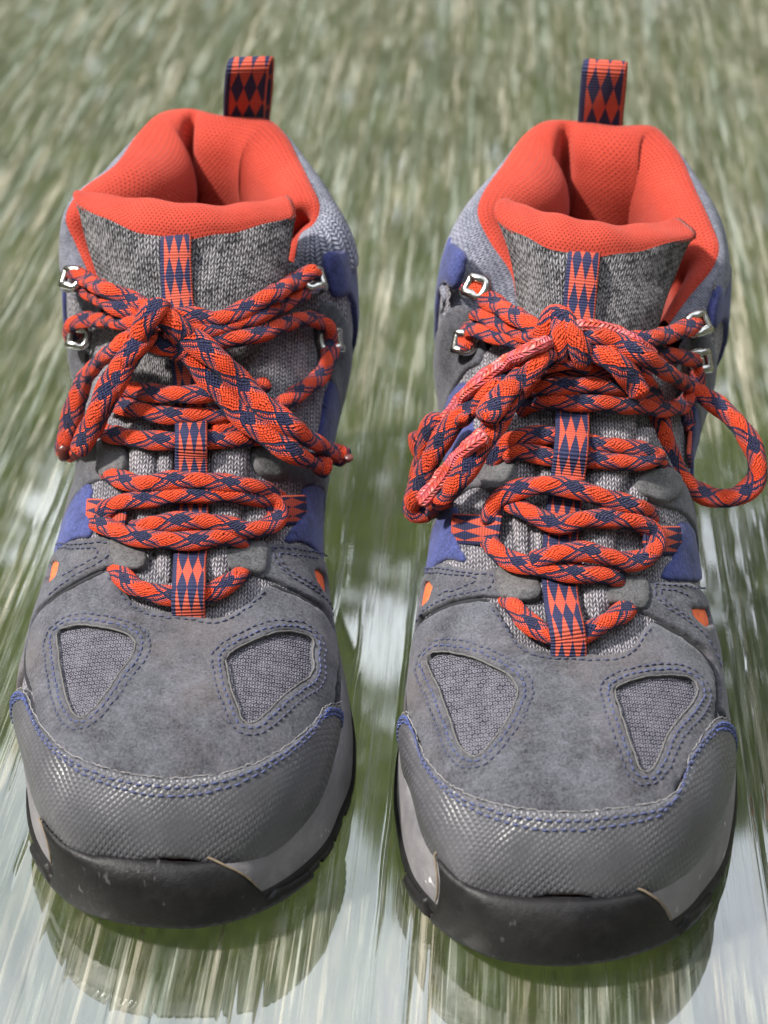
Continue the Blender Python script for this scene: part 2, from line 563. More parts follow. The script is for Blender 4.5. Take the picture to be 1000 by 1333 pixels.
def panel(name, surf, loop, th, mat, parent, org, holes=(), r=.8, base=0.0, step=2.0, lump=0.0, uvfn=flat_uv, edge_noise=.12):
    """a sheet of real thickness lying on a surface: rounded edges, skirts down to what it is sewn on"""
    loops = [resample(np.asarray(l), 1.1) for l in [loop, *holes]]
    loops = [l + rng.normal(0, edge_noise, l.shape) for l in loops]
    V2, E = [], []
    for l in loops:
        o = len(V2)
        V2 += list(l)
        E += [(o+i, o+(i+1) % len(l)) for i in range(len(l))]
    nb = len(V2)
    allp = [l for l in loops]
    def ok(pts, dmin):
        pts = np.asarray(pts)
        k = inside(allp[0], pts)
        for h in allp[1:]:
            k &= ~inside(h, pts)
        for l in allp:
            k &= dist_poly(l, pts) > dmin
        return pts[k]
    inner = []
    for k, l in enumerate(loops):
        for f in (.3, 1.0):
            ii = ok(offset_loop(l, r*f if k == 0 else -r*f), r*f*.75)
            inner += list(ii)
    mn, mxx = allp[0].min(0), allp[0].max(0)
    gx, gy = np.meshgrid(np.arange(mn[0], mxx[0], step), np.arange(mn[1], mxx[1], step))
    gx = gx + (np.arange(gx.shape[0]) % 2)[:, None]*step*.5
    g = ok(np.stack([gx.ravel(), gy.ravel()], 1), r*1.5)
    pts = np.array(V2 + inner + list(g))
    res = delaunay_2d_cdt([Vector(p) for p in pts], E, [], 0, 1e-4)
    P2 = np.array([tuple(v) for v in res[0]])
    F = np.array(res[2])
    cen = P2[F].mean(1)
    k = inside(allp[0], cen)
    for h in allp[1:]:
        k &= ~inside(h, cen)
    F = F[k]
    d = np.full(len(P2), 1e9)
    for l in allp:
        d = np.minimum(d, dist_poly(l, P2))
    q = np.clip(d / r, 0, 1)
    off = base + th*np.sqrt(np.clip(1-(1-q)**2, 0, 1))
    if lump:
        off = off + lump*np.array([math.sin(p[0]*.31+1)*math.sin(p[1]*.27+2) + .5*math.sin(p[0]*.73)*math.sin(p[1]*.61+1) for p in P2])*q
    V, n = surf.ev(P2, off)
    # orient triangles along the surface normal
    tn = np.cross(V[F[:, 1]]-V[F[:, 0]], V[F[:, 2]]-V[F[:, 0]])
    fl = np.einsum('ij,ij->i', tn, n[F[:, 0]]) < 0
    F[fl] = F[fl][:, [0, 2, 1]]
    # skirts
    ed = {}
    for f in F:
        for a, b in ((f[0], f[1]), (f[1], f[2]), (f[2], f[0])):
            ed[(a, b)] = 1
    Fl = [tuple(f) for f in F]
    rim = [(a, b) for (a, b) in ed if (b, a) not in ed]
    low = {}
    Vl = list(V)
    W, _ = surf.ev(P2, min(base, 0) - .7)
    for a, b in rim:
        for x in (a, b):
            if x not in low:
                low[x] = len(Vl); Vl.append(W[x])
        Fl.append((b, a, low[a], low[b]))
    Vl = np.array(Vl)
    return mesh_obj(name, Vl, Fl, mat, parent, org, uvfn(Vl))

def capsule_rows(P, N, length, gap, r, jitter=.15):
    """separate stitches along a 3-D polyline"""
    s = np.concatenate([[0], np.cumsum(np.linalg.norm(np.diff(P, axis=0), axis=1))])
    V, F = [], []
    x = 0.0
    while x + length < s[-1]:
        L = length*(1+rng.uniform(-jitter, jitter))
        q = np.array([x, x+.2*L, x+.5*L, x+.8*L, x+L])
        c = np.stack([np.interp(q, s, P[:, k]) for k in range(3)], 1)
        n = np.stack([np.interp(q, s, N[:, k]) for k in range(3)], 1)
        n /= np.linalg.norm(n, axis=1, keepdims=True)
        c = c + n*np.array([-.25, .12, .25, .12, -.25])[:, None]*r*2
        t = c[-1]-c[0]; t = t/np.linalg.norm(t)
        o = len(V)
        sd = rng.normal(0, .12)
        for k in range(5):
            b = np.cross(t, n[k]); b /= np.linalg.norm(b)
            c[k] = c[k] + b*sd
            rr = r*(.55, 1, 1.05, 1, .55)[k]
            for a in range(5):
                an = a*2*math.pi/5
                V.append(c[k] + rr*(math.cos(an)*b + math.sin(an)*n[k]))
        F += grid_faces(5, 5, True, o)
        F += [(o+4, o+3, o+2, o+1, o), (o+20, o+21, o+22, o+23, o+24)]
        x += L + gap
    return V, F

def stitching(surf, line, off, parent, org, mat='thread_dark', length=1.7, gap=.7, r=.30, closed=False):
    l = resample(np.asarray(line), 1.0, closed)
    if closed:
        l = np.vstack([l, l[:1]])
    P, N = surf.ev(l, off)
    V, F = capsule_rows(P, N, length, gap, r)
    if not V:
        return None
    ob = mesh_obj('stitching', V, F, mat, parent, org)
    ob['kind'] = 'stuff'
    return ob

def tube(name, P, up, wid, thk, mat, parent, org, nring=14, taper=(1, 1), braid=16.5, u0=0.0, sq=2.3, twist=0.0, bump=.2, cap=True):
    """flattened round cord along P; UV = (mm along, turns round)"""
    P = np.asarray(P, float)
    n = len(P)
    T = np.gradient(P, axis=0); T /= np.linalg.norm(T, axis=1, keepdims=True)
    up = np.broadcast_to(np.asarray(up, float), P.shape)
    B = np.cross(T, up); B /= np.maximum(np.linalg.norm(B, axis=1, keepdims=True), 1e-6)
    # keep the frame from flipping
    for i in range(1, n):
        if B[i] @ B[i-1] < 0:
            B[i] = -B[i]
    for _ in range(3):
        B[1:-1] = (B[:-2]+B[1:-1]+B[2:]); B /= np.linalg.norm(B, axis=1, keepdims=True)
    U = np.cross(B, T); U /= np.linalg.norm(U, axis=1, keepdims=True)
    s = np.concatenate([[0], np.cumsum(np.linalg.norm(np.diff(P, axis=0), axis=1))])
    V, UVs = [], []
    for i in range(n):
        e0 = min(1, s[i]/1.6); e1 = min(1, (s[-1]-s[i])/1.6)
        k = (taper[0] if e0 < 1 else 1)*(1 if e0 >= 1 else 1)
        end = math.sqrt(max(.03, 1-(1-e0)**2))*math.sqrt(max(.03, 1-(1-e1)**2)) if cap else 1
        for a in range(nring + 1):
            v = a / nring
            an = v*2*math.pi + twist*s[i]
            c_, s_ = math.cos(an), math.sin(an)
            x = abs(c_)**(2/sq)*math.copysign(1, c_)*wid*.5
            y = abs(s_)**(2/sq)*math.copysign(1, s_)*thk*.5
            pp, qq = s[i]/braid + u0 + 2*v, s[i]/braid + u0 - 2*v
            bl = abs(math.sin(math.pi*(pp-.145))*math.sin(math.pi*(qq-.145)))
            k = 1 + bump*(bl - .4)
            V.append(P[i] + (B[i]*x + U[i]*y)*k*end)
            UVs.append((s[i] + u0*braid, v))
    F = grid_faces(n, nring + 1)
    return mesh_obj(name, V, F, mat, parent, org, UVs)

def strip(name, P, side, nrm, width, thk, mat, parent, org, v0=0.0):
    """flat webbing of real thickness along P; side / nrm per point"""
    P = np.asarray(P, float); n = len(P)
    side = np.broadcast_to(np.asarray(side, float), P.shape); nrm = np.broadcast_to(np.asarray(nrm, float), P.shape)
    width = np.broadcast_to(np.asarray(width, float), (n,))
    s = np.concatenate([[0], np.cumsum(np.linalg.norm(np.diff(P, axis=0), axis=1))])
    prof = [(0, 0), (0, .7), (.05, 1), (.5, 1.05), (.95, 1), (1, .7), (1, 0), (.5, 0)]
    V, UVs = [], []
    for i in range(n):
        for a, b in prof:
            V.append(P[i] + side[i]*(a-.5)*width[i] + nrm[i]*b*thk)
            UVs.append((a, s[i]+v0))
    F = grid_faces(n, len(prof), True)
    k = len(prof)
    F += [tuple(range(k-1, -1, -1)), tuple(range((n-1)*k, n*k))]
    return mesh_obj(name, V, F, mat, parent, org, UVs)

def torus_path(name, P, r, mat, parent, org, closed=True, nring=10):
    P = np.asarray(P, float); n = len(P)
    if closed:
        T = np.roll(P, -1, 0) - np.roll(P, 1, 0)
    else:
        T = np.gradient(P, axis=0)
    T /= np.linalg.norm(T, axis=1, keepdims=True)
    c = P.mean(0)
    nn = np.linalg.svd(P - c)[2][2]
    V = []
    for i in range(n):
        b = np.cross(T[i], nn); b /= np.linalg.norm(b)
        for a in range(nring):
            an = a*2*math.pi/nring
            V.append(P[i] + r*(math.cos(an)*b + math.sin(an)*nn))
    F = grid_faces(n, nring, True)
    if closed:
        o = (n-1)*nring
        F += [(o+j, o+(j+1) % nring, (j+1) % nring, j) for j in range(nring)]
    else:
        F += [tuple(range(nring-1, -1, -1)), tuple(range((n-1)*nring, n*nring))]
    return mesh_obj(name, V, F, mat, parent, org)

# ------------------------------------------------------------------ the boot
CAMUP = np.array([0, -.55, .83])

def smooth01(x):
    x = np.clip(x, 0, 1)
    return x*x*(3-2*x)

def make_body(tab):
    """upper of the boot: sections across the foot, u = mm along the top profile, v = -60 (left edge) .. 60 (right edge)"""
    y = np.array([t[0] for t in tab], float)
    y0, y1 = y[0], y[-1]
    s = np.linspace(0, 1, 230)
    yy = y0 + (y1-y0)*np.where(s < .25, 1.6*s*s + .15*s, 0)
    k = 1.6*.25**2 + .15*.25
    yy = np.where(s < .25, yy, y0 + (y1-y0)*(k + (1-k)*np.sin((s-.25)/.75*math.pi/2)**1.0))
    cols = [pchip(y, [t[c] for t in tab], yy) for c in range(1, 7)]
    xl, xr, zb, H, n, kb = cols
    u = np.concatenate([[0], np.cumsum(np.hypot(np.diff(yy), np.diff(H)))])
    vs = np.linspace(-60, 60, 121)
    P = np.zeros((len(yy), 121, 3))
    al = np.linspace(math.pi, 0, 500)
    c, sn = np.cos(al), np.clip(np.sin(al), 0, 1)
    for i in range(len(yy)):
        zf = sn**(2/n[i])
        wid = kb[i] + (1-kb[i])*smooth01(zf/.55)
        x = (xl[i]+xr[i])/2 + (xr[i]-xl[i])/2*np.sign(c)*np.abs(c)**(2/n[i])*wid
        z = zb[i] + (H[i]-zb[i])*zf
        a = np.concatenate([[0], np.cumsum(np.hypot(np.diff(x), np.diff(z)))])
        q = (vs+60)/120*a[-1]
        P[i, :, 0] = np.interp(q, a, x); P[i, :, 1] = yy[i]; P[i, :, 2] = np.interp(q, a, z)
    return Surf(u, vs, P, True)

def on_boot(B, px, py, h):
    """point h mm in front of what the boot shows at an image point, measured square to the surface"""
    r = ray(px, py)
    best = None
    for sf in B['surfs']:
        loc, nn, idx, dist = sf.bvh.ray_cast(Vector(CAM), Vector(r))
        if idx is not None and (best is None or dist < best[1]):
            best = (np.array(loc), dist, np.array(nn))
    if best is None:
        return None
    c = max(.5, abs(float(best[2] @ r)))
    return best[0] - r*(h/c)

def cord_points(B, pts):
    out = []
    for p in pts:
        if p[2] == 'y':
            out.append(at_y(p[0], p[1], p[3]))
        else:
            q = on_boot(B, *p)
            if q is None:
                q = at_y(p[0], p[1], out[-1][1] if out else 150)
            out.append(q)
    return catmull(out, False, .8)

def build_boot(D):
    root = bpy.data.objects.new('hiking_boot', None)
    link(root)
    root.empty_display_size = .05
    org = np.array(D['org'], float)
    root.location = org*.001
    root['label'] = D['label']
    root['category'] = 'boot'
    root['group'] = 'pair of hiking boots on the glass table'
    body = make_body(D['body'])
    B = dict(surfs=[body], body=body)

    # --- knit body shell (open at the ankle)
    P = body.P
    nu, nv = P.shape[:2]
    F = [f for f in grid_faces(nu, nv)
         if not (P.reshape(-1, 3)[list(f), 2].max() > 112 and P.reshape(-1, 3)[list(f), 1].min() > D['open_y'])
         and not (P.reshape(-1, 3)[list(f), 2].max() > 97 and P.reshape(-1, 3)[list(f), 1].min() > D['open_y'] - D['cut']
                  and abs(P[f[0]//nv, f[0] % nv, 0] - P[f[0]//nv, :, 0].mean()) < D['lat']*(P[f[0]//nv, :, 0].max()-P[f[0]//nv, :, 0].min())/2)]
    F = [f[::-1] for f in F]
    mesh_obj('upper', P.reshape(-1, 3), F, 'knit_body', root, org, flat_uv(P.reshape(-1, 3)))

    # --- sole unit
    half = lambda A, n: np.stack([np.interp(np.linspace(0, 1, n), np.linspace(0, 1, len(A)), A[:, k]) for k in range(3)], 1)
    so = np.array(D['sole'], float)                           # heel -> left -> toe -> right -> heel
    so = catmull(so, False, 1.0)
    itoe = int(np.argmin(so[:, 1]))
    def z0(y):
        t = np.clip((D['toe_y'] + 62 - y)/62, 0, 1)
        hh = np.clip((y - (D['toe_y']+240))/40, 0, 1)
        return 8.5*t**1.8 + 4*hh**2
    nh = 150
    def rs(A, n):
        s_ = np.concatenate([[0], np.cumsum(np.linalg.norm(np.diff(A, axis=0), axis=1))])
        q = np.linspace(0, s_[-1], n)
        return np.stack([np.interp(q, s_, A[:, k]) for k in range(A.shape[1])], 1)
    outer = np.vstack([rs(so[:itoe+1], nh), rs(so[itoe:], nh)[1:]])
    bl = np.vstack([rs(P[::-1, 0, :2], nh), rs(P[:, -1, :2], nh)])
    bl = np.vstack([rs(bl[:nh], nh), rs(bl[nh-1:], nh)[1:]])
    tn = np.gradient(bl, axis=0); tn /= np.maximum(np.linalg.norm(tn, axis=1, keepdims=True), 1e-6)
    no = np.stack([tn[:, 1], -tn[:, 0]], 1)
    for _ in range(12):
        no[1:-1] = no[:-2]+no[1:-1]+no[2:]; no /= np.linalg.norm(no, axis=1, keepdims=True)
    top = bl + no*2.2
    for _ in range(6):
        top[1:-1] = (top[:-2] + 2*top[1:-1] + top[2:])/4
    zo = z0(outer[:, 1])
    zt = np.interp(top[:, 1], [D['toe_y'], D['toe_y']+60, D['toe_y']+150, D['toe_y']+270], [24.2, 25.4, 27, 32])
    m = len(outer)
    # wall from the outsole edge to the feather line
    prof = [(0, 0), (-.02, .14), (.0, .30), (.06, .46), (.16, .62), (.34, .78), (.62, .92), (.92, 1.0), (1.15, .99)]
    W = np.zeros((len(prof), m, 3))
    for k, (a, b) in enumerate(prof):
        W[k, :, :2] = outer + (top-outer)*a
        W[k, :, 2] = zo + (zt-zo)*b
    sv = np.concatenate([[0], np.cumsum(np.linalg.norm(np.diff(outer, axis=0), axis=1))])
    su = np.array([b*20 for a, b in prof]); su[-1] = 21
    wall = Surf(su, sv, W, True)
    B['wall'] = wall
    Wm = W[1:]
    mid = mesh_obj('midsole', Wm.reshape(-1, 3), [f[::-1] for f in grid_faces(len(prof)-1, m)], 'midsole', root, org, flat_uv(Wm.reshape(-1, 3)))
    # groove line moulded along the midsole
    gl, _ = wall.ev(np.stack([np.full(m, 9.0), sv], 1), .0)
    # outsole
    on = np.gradient(outer, axis=0); on /= np.linalg.norm(on, axis=1, keepdims=True)
    on = np.stack([on[:, 1], -on[:, 0]], 1)
    O = []
    for off, dz in ((-9, 1.2), (-1.5, 1.2), (.6, 1.8), (1.1, 3.2), (.7, 5.2), (-2, 6.0)):
        O.append(np.column_stack([outer + on*off, zo + dz]))
    O = np.array(O)
    cen = np.column_stack([np.full(m, outer[:, 0].mean()), np.clip(outer[:, 1], D['toe_y']+25, D['toe_y']+250), zo*0 + z0(np.clip(outer[:, 1], D['toe_y']+25, 999)) + 1.2])
    O = np.concatenate([cen[None], O])
    osole = mesh_obj('outsole', O.reshape(-1, 3), [f[::-1] for f in grid_faces(len(O), m)], 'rubber_black', root, org)
    # lugs round the edge
    x = 4.0
    while x < sv[-1]-6:
        i0 = np.searchsorted(sv, x); i1 = min(m-1, np.searchsorted(sv, x+7.5))
        if i1 - i0 > 2 and outer[i0:i1+1, 1].mean() > D['toe_y'] + 24:
            yy = outer[i0:i1+1, 1].mean()
            fr = yy < D['toe_y'] + 16
            V = []
            for off, za, zc in ((.7, 0, 3.6), (-12, 0, 3.6)):
                for i in (i0, (i0+i1)//2, i1):
                    for z in (za, zc):
                        V.append([*(outer[i]+on[i]*off), max(0.0, zo[i]-.2) + z])
            V = np.array(V)
            f = [(0, 2, 3, 1), (2, 4, 5, 3), (7, 9, 8, 6), (9, 11, 10, 8), (1, 3, 9, 7), (3, 5, 11, 9), (6, 8, 2, 0), (8, 10, 4, 2), (0, 1, 7, 6), (4, 10, 11, 5)]
            mesh_obj('lug', V, f, 'rubber_black', osole, org, smooth=False)
        x += 11.0
    # toe bumper
    top_e = wall.trace(D['bumper'], False, 1.0)
    f_ = np.linspace(0, 1, len(top_e))
    k_ = smooth01(np.minimum(f_, 1-f_)/.16)
    top_e[:, 0] = np.maximum(top_e[:, 0], 20.25*k_)
    s0, s1 = top_e[0, 1], top_e[-1, 1]
    tail = lambda s_, d_: np.array([[5.2, s_+d_*3], [4.0, s_+d_*8], [3.2, s_+d_*18], [-1, s_+d_*21]])
    lp = np.vstack([top_e, tail(s1, 1), np.column_stack([np.full(40, -1.0), np.linspace(s1+18, s0-18, 40)]), tail(s0, -1)[::-1]])
    panel('toe_bumper', wall, lp, 2.3, 'rubber_black', root, org, r=1.4, step=1.8, edge_noise=.03)
    gp, gn = wall.ev(top_e[6:-6] + np.array([.35, 0]), 1.9)
    gp = gp + rng.normal(0, .05, gp.shape)
    tube('glue_bead', gp, CAMUP, .7, .6, 'glue', root, org, nring=7, bump=0)

    # --- mesh windows behind the vamp, then the vamp with its two cut-outs
    wins = [body.trace(q, True) for q in D['windows']]
    for q in wins:
        panel('mesh_window', body, offset_loop(q, -1.5), .25, 'mesh_window', root, org, r=.5, step=2.2)
    cap_line = body.trace(D['cap_line'], False, 1.0)
    v_top = body.trace(D['vamp_top'], False, 1.0)
    low = cap_line.copy(); low[:, 0] -= 7
    sel = (low[:, 1] > v_top[0, 1]) & (low[:, 1] < v_top[-1, 1])
    vl = np.vstack([v_top, low[sel][::-1]])
    vamp = panel('vamp', body, vl, 2.0, 'suede_grey', root, org, holes=wins, r=.7, lump=.15)
    for q in wins:
        for d_ in (-1.9, -3.9):
            stitching(body, offset_loop(q, d_), 2.05, vamp, org, 'thread_dark' if d_ < -3 else 'thread_blue', closed=True)
    for q in wins:
        lw_, _ = body.ev(np.vstack([q, q[:1]]), 1.75)
        tube('cut_edge', lw_ + rng.normal(0, .08, lw_.shape), CAMUP, .55, .5, 'suede_edge', vamp, org, nring=6, bump=0)
    # dark piping in the seam between vamp and quarters
    ta = body.trace(D['throat'][:1] + D['throat'][-1:], False)
    for a, b in ((None, ta[0]), (ta[-1], None)):
        k = v_top[:, 1] < a_ if False else (v_top[:, 1] < b[1] if a is None else v_top[:, 1] > a[1])
        sp_ = v_top[k]
        sp_ = sp_ + np.array([.5, -.5 if a is None else .5])
        if len(sp_) > 6:
            pp_, _ = body.ev(sp_, .9)
            tube('seam_piping', pp_, CAMUP, 1.5, 1.2, 'seam_dark', vamp, org, nring=7, bump=0)
    # throat stitch
    tl = body.trace(D['throat'], False, 1.0)
    stitching(body, tl - np.array([2.2, 0]), 2.1, vamp, org, 'thread_dark')
    # toe cap
    cl = np.vstack([cap_line, [[0.0, 60], [0.0, -60]]])
    cap = panel('toe_cap', body, cl, 2.9, 'toecap', root, org, r=.9, step=1.6)
    for k, d_ in enumerate((2.6, 4.8)):
        stitching(body, cap_line - np.array([d_, 0]), 3.0, cap, org, 'thread_blue', length=1.9, gap=.75, r=.34)
    # scuffed blue thread at the corners of the cap
    for a, b in ((2, 26), (-27, -3)):
        seg = cap_line[a:b] - np.array([2.6, 0])
        for e in range(3):
            stitching(body, seg - np.array([e*1.1-.4, 0]), 3.0, cap, org, 'thread_bright' if e != 1 else 'thread_blue', length=1.1, gap=.35, r=.26)
    ep, en = body.ev(cap_line[2:-2], 2.2 + .25*np.sin(np.arange(len(cap_line)-4)*.7))
    ep = ep + rng.normal(0, .16, ep.shape)
    e_ = tube('raw_edge', ep, CAMUP, .32, .3, 'raw_edge', cap, org, nring=6, bump=0)

    # --- quarters, loops, blue panels
    for q in D['quarters']:
        ql = body.trace(q['loop'], True)
        hol = [body.trace(h, True) for h in q['holes']]
        qo = panel('quarter', body, offset_loop(ql, .4), 1.8, 'suede_grey', root, org, holes=hol, r=.6, lump=.1)
        for h in hol:
            panel('accent', body, offset_loop(h, -1.0), .5, 'orange_foam', qo, org, r=.6, step=1.5)
        for st in q['stitch']:
            stitching(body, body.trace(st, False), 1.9, qo, org, 'thread_dark')
    for name, q, mat, th, base in D['panels']:
        ql = body.trace(q, True)
        po = panel(name, body, ql, th, mat, root, org, r=.7, base=base, lump=.1)
    for st, mat, off in D['stitch']:
        stitching(body, body.trace(st, False), off, root, org, mat)
    # cushions of the tongue beside the webbing
    for q in D['cushions']:
        panel('tongue_cushion', body, body.trace(q, True), 3.0, 'knit_gusset', root, org, r=3.0, step=1.6)

    # --- tongue
    rows = []
    for (l, c_, r_) in D['tongue']:
        rows.append([at_y(*l), at_y(*c_), at_y(*r_)])
    rows = np.array(rows)                                       # (rows, 3, xyz)
    nk = D['tongue_knit']                                       # index of the row where knit ends
    fine = catmull(rows.reshape(len(rows), 9), False, 2.2).reshape(-1, 3, 3)
    key = rows.reshape(len(rows), 9)[nk]
    ik = int(np.argmin(np.linalg.norm(fine.reshape(-1, 9) - key, axis=1)))
    cc = np.linspace(-1, 1, 45)
    G = (fine[:, 0, None]*(cc*(cc-1)/2)[None, :, None] + fine[:, 1, None]*(1-cc**2)[None, :, None] + fine[:, 2, None]*(cc*(cc+1)/2)[None, :, None])
    # soft padding: rounded towards the sides, slightly lumpy
    G[:, :, 1] += 5.0*(np.abs(cc)**6)[None]*(1-smooth01((np.arange(len(G))-ik+5)/6))[:, None]
    ii = np.arange(len(G))[:, None]
    G[:, :, 2] += .5*np.sin(ii*.35 + cc[None]*5) + .35*np.sin(cc[None]*14 + ii*.2)
    side = G[:, [0, -1]].copy(); side[:, :, 1] += 9; side[:, 0, 0] += 3; side[:, 1, 0] -= 3
    side[ik:, :, 2] -= 3; side[ik:, :, 1] -= 7
    G = np.concatenate([side[:, :1], G, side[:, 1:]], 1)
    ns = G.shape[1]
    su_ = np.concatenate([[0], np.cumsum(np.linalg.norm(np.diff(G[:, ns//2], axis=0), axis=1))])
    sw = np.concatenate([[0], np.cumsum(np.linalg.norm(np.diff(G[ik], axis=0), axis=1))])
    UVt = np.stack(np.meshgrid(sw, su_), 2)
    tg = G[:ik+1]
    t_ob = mesh_obj('tongue', tg.reshape(-1, 3), [f[::-1] for f in grid_faces(len(tg), ns)], 'knit_tongue', root, org, UVt[:ik+1].reshape(-1, 2))
    rim = G[ik:].copy()
    # rim is a roll that overhangs the knit a little
    rim[0] += np.array([0, -.3, -.6])
    mesh_obj('tongue_rim', rim.reshape(-1, 3), [f[::-1] for f in grid_faces(len(rim), ns)], 'lining', t_ob, org, UVt[ik:].reshape(-1, 2))
    tsurf = Surf(su_[:ik+1], np.arange(ns)*1.0, tg, True)
    B['surfs'].append(tsurf)

    # --- collar: padded roll round the ankle
    K = catmull([at_z(*p) for p in D['collar']], False, 2.0)
    n = len(K)
    tk = np.gradient(K[:, :2], axis=0); tk /= np.linalg.norm(tk, axis=1, keepdims=True)
    nrm = np.stack([-tk[:, 1], tk[:, 0]], 1)
    for _ in range(8):
        nrm[1:-1] = nrm[:-2]+2*nrm[1:-1]+nrm[2:]; nrm /= np.linalg.norm(nrm, axis=1, keepdims=True)
    sK = np.concatenate([[0], np.cumsum(np.linalg.norm(np.diff(K, axis=0), axis=1))])
    f = sK/sK[-1]
    hx = D['crease']                                            # position of the heel seam (fraction)
    ends = np.clip(np.minimum(f, 1-f)/.16, 0, 1)
    bul = 1 + .75*np.exp(-((f-hx+.13)/.08)**2) + .45*np.exp(-((f-hx-.13)/.075)**2) - .8*np.exp(-((f-hx)/.013)**2)
    thick = (4.5 + 8.5*ends)*bul
    inner = [(1.0, -1.4), (.55, -.35), (-.6, .25), (-2.4, .1), (-4.6, -1.2), (-7, -4.5), (-8.6, -10), (-9.2, -18), (-8.4, -30), (-6.5, -46), (-5, -70), (-5, -95)]
    L = np.zeros((len(inner), n, 3))
    for k, (a, b) in enumerate(inner):
        aa = np.where(a < -1, a/9.2*thick, a)
        L[k, :, :2] = K[:, :2] + nrm*aa[:, None]
        L[k, :, 2] = K[:, 2] + b*np.where(b < -1, .6 + .4*ends, 1)
    lum = np.sin(sK*.21)[None, :]*np.array([0, 0, .2, .4, .5, .6, .6, .5, .4, .3, 0, 0])[:, None]
    L[:, :, 2] += lum*.8
    prof_s = np.concatenate([[0], np.cumsum([math.hypot(inner[k+1][0]-inner[k][0], inner[k+1][1]-inner[k][1]) for k in range(len(inner)-1)])])
    # subdivide the profile smoothly
    Lf = np.stack([catmull(np.concatenate([L[:, j], prof_s[:, None]], 1), False, 2.0) if False else np.stack([pchip(prof_s, L[:, j, q], np.linspace(0, prof_s[-1], 60)) for q in range(3)], 1) for j in range(n)], 1)
    ps = np.linspace(0, prof_s[-1], 60)
    UVc = np.stack(np.meshgrid(sK, ps), 2)
    mesh_obj('collar_lining', Lf.reshape(-1, 3), grid_faces(60, n), 'lining', root, org, UVc.reshape(-1, 2))
    # knit outer face of the collar, from the rim out to the shaft
    bo = []
    for j in range(n):
        loc, nn, idx, dist = body.bvh.ray_cast(Vector((K[j, 0], K[j, 1], 100.0)), Vector((nrm[j, 0], nrm[j, 1], 0)))
        bo.append(dist if idx is not None and dist < 40 else 3.0)
    bo = np.array(bo)
    for _ in range(10):
        bo[1:-1] = (bo[:-2]+2*bo[1:-1]+bo[2:])/4
    bo = np.maximum(bo + .8, 2.5)
    ze = np.minimum(D.get('knit_low', 100.0), K[:, 2]-9)
    Q = []
    for t in np.linspace(0, 1, 14):
        a = math.sin(t*math.pi/2); b = 1 - math.cos(t*math.pi/2)
        Q.append(np.column_stack([K[:, :2] + nrm*(.7 + (bo-.7)*(.75*a+.25*t))[:, None], (K[:, 2]-.9)*(1-b) + ze*b]))
    Q.append(np.column_stack([Q[-1][:, :2] - nrm*2.5, ze-2]))
    Q = np.array(Q)
    UVq = np.stack(np.meshgrid(sK, np.linspace(0, 24, len(Q))), 2)
    ck = mesh_obj('collar_knit', Q.reshape(-1, 3), [f_[::-1] for f_ in grid_faces(len(Q), n)], 'knit_collar', root, org, UVq.reshape(-1, 2))
    B['surfs'].append(Surf(np.linspace(0, 24, len(Q)), sK, Q, False))
    # footbed at the bottom of the opening
    a = np.linspace(0, 2*math.pi, 40, endpoint=False)
    fb = np.column_stack([org[0] + D['fb'][0] + 30*np.cos(a), D['fb'][1] + 38*np.sin(a), np.full(40, 42.0)])
    mesh_obj('footbed', fb, [tuple(range(40))], 'footbed', root, org)

    # --- pull tab at the heel
    pb = D['tab']
    c0 = at_z(*pb['base']); c1 = at_z(*pb['top'])
    up = (c1-c0); hgt = np.linalg.norm(up); up /= hgt
    bk = np.array([.28, 1.0, -.15]); bk -= up*(bk@up); bk /= np.linalg.norm(bk)
    rr = 2.6
    path = [c0 - up*6 + bk*0, c0, c0 + up*hgt*.5 - bk*.6, c0 + up*(hgt-rr)]
    path += [c0 + up*(hgt-rr+rr*math.sin(t)) + bk*(rr-rr*math.cos(t)) for t in np.linspace(.3, math.pi-.3, 6)]
    path += [c0 + up*(hgt*.5) + bk*(2*rr+.8), c0 + bk*(2*rr+.5), c0 - up*10 + bk*(2*rr-.5)]
    path = catmull(path, False, .9)
    tt = np.gradient(path, axis=0); tt /= np.linalg.norm(tt, axis=1, keepdims=True)
    sd = np.array(pb['side'], float); sd /= np.linalg.norm(sd)
    nn = np.cross(sd, tt); nn /= np.linalg.norm(nn, axis=1, keepdims=True)
    strip('pull_tab', path, sd, nn, pb['w'], 1.3, 'webbing', root, org)

    # --- webbing down the middle of the tongue
    wp = D['webbing']
    pc = cord_points(B, [(x, y, h) for x, y, h in wp])
    tt = np.gradient(pc, axis=0); tt /= np.linalg.norm(tt, axis=1, keepdims=True)
    sd = np.cross(tt, CAMUP); sd /= np.linalg.norm(sd, axis=1, keepdims=True)
    sd = np.where((sd[:, :1] < 0), -sd, sd)
    nn = np.cross(sd, tt); nn /= np.linalg.norm(nn, axis=1, keepdims=True)
    nn = np.where(((nn @ CAMUP)[:, None] < 0), -nn, nn)
    strip('tongue_webbing', pc, sd, nn, D['web_w'], 1.1, 'webbing', root, org)
    # webbing lace loops at the sides
    for q in D['web_loops']:
        pc = cord_points(B, q['pts'])
        tt = np.gradient(pc, axis=0); tt /= np.linalg.norm(tt, axis=1, keepdims=True)
        sd = np.array([0, .62, .78]) - tt*(tt @ np.array([0, .62, .78]))[:, None]; sd /= np.linalg.norm(sd, axis=1, keepdims=True)
        nn = np.cross(sd, tt); nn = np.where(((nn @ CAMUP)[:, None] < 0), -nn, nn)
        strip('webbing_loop', pc, sd, nn, q['w'], 1.2, 'webbing', root, org, q.get('v0', 0))

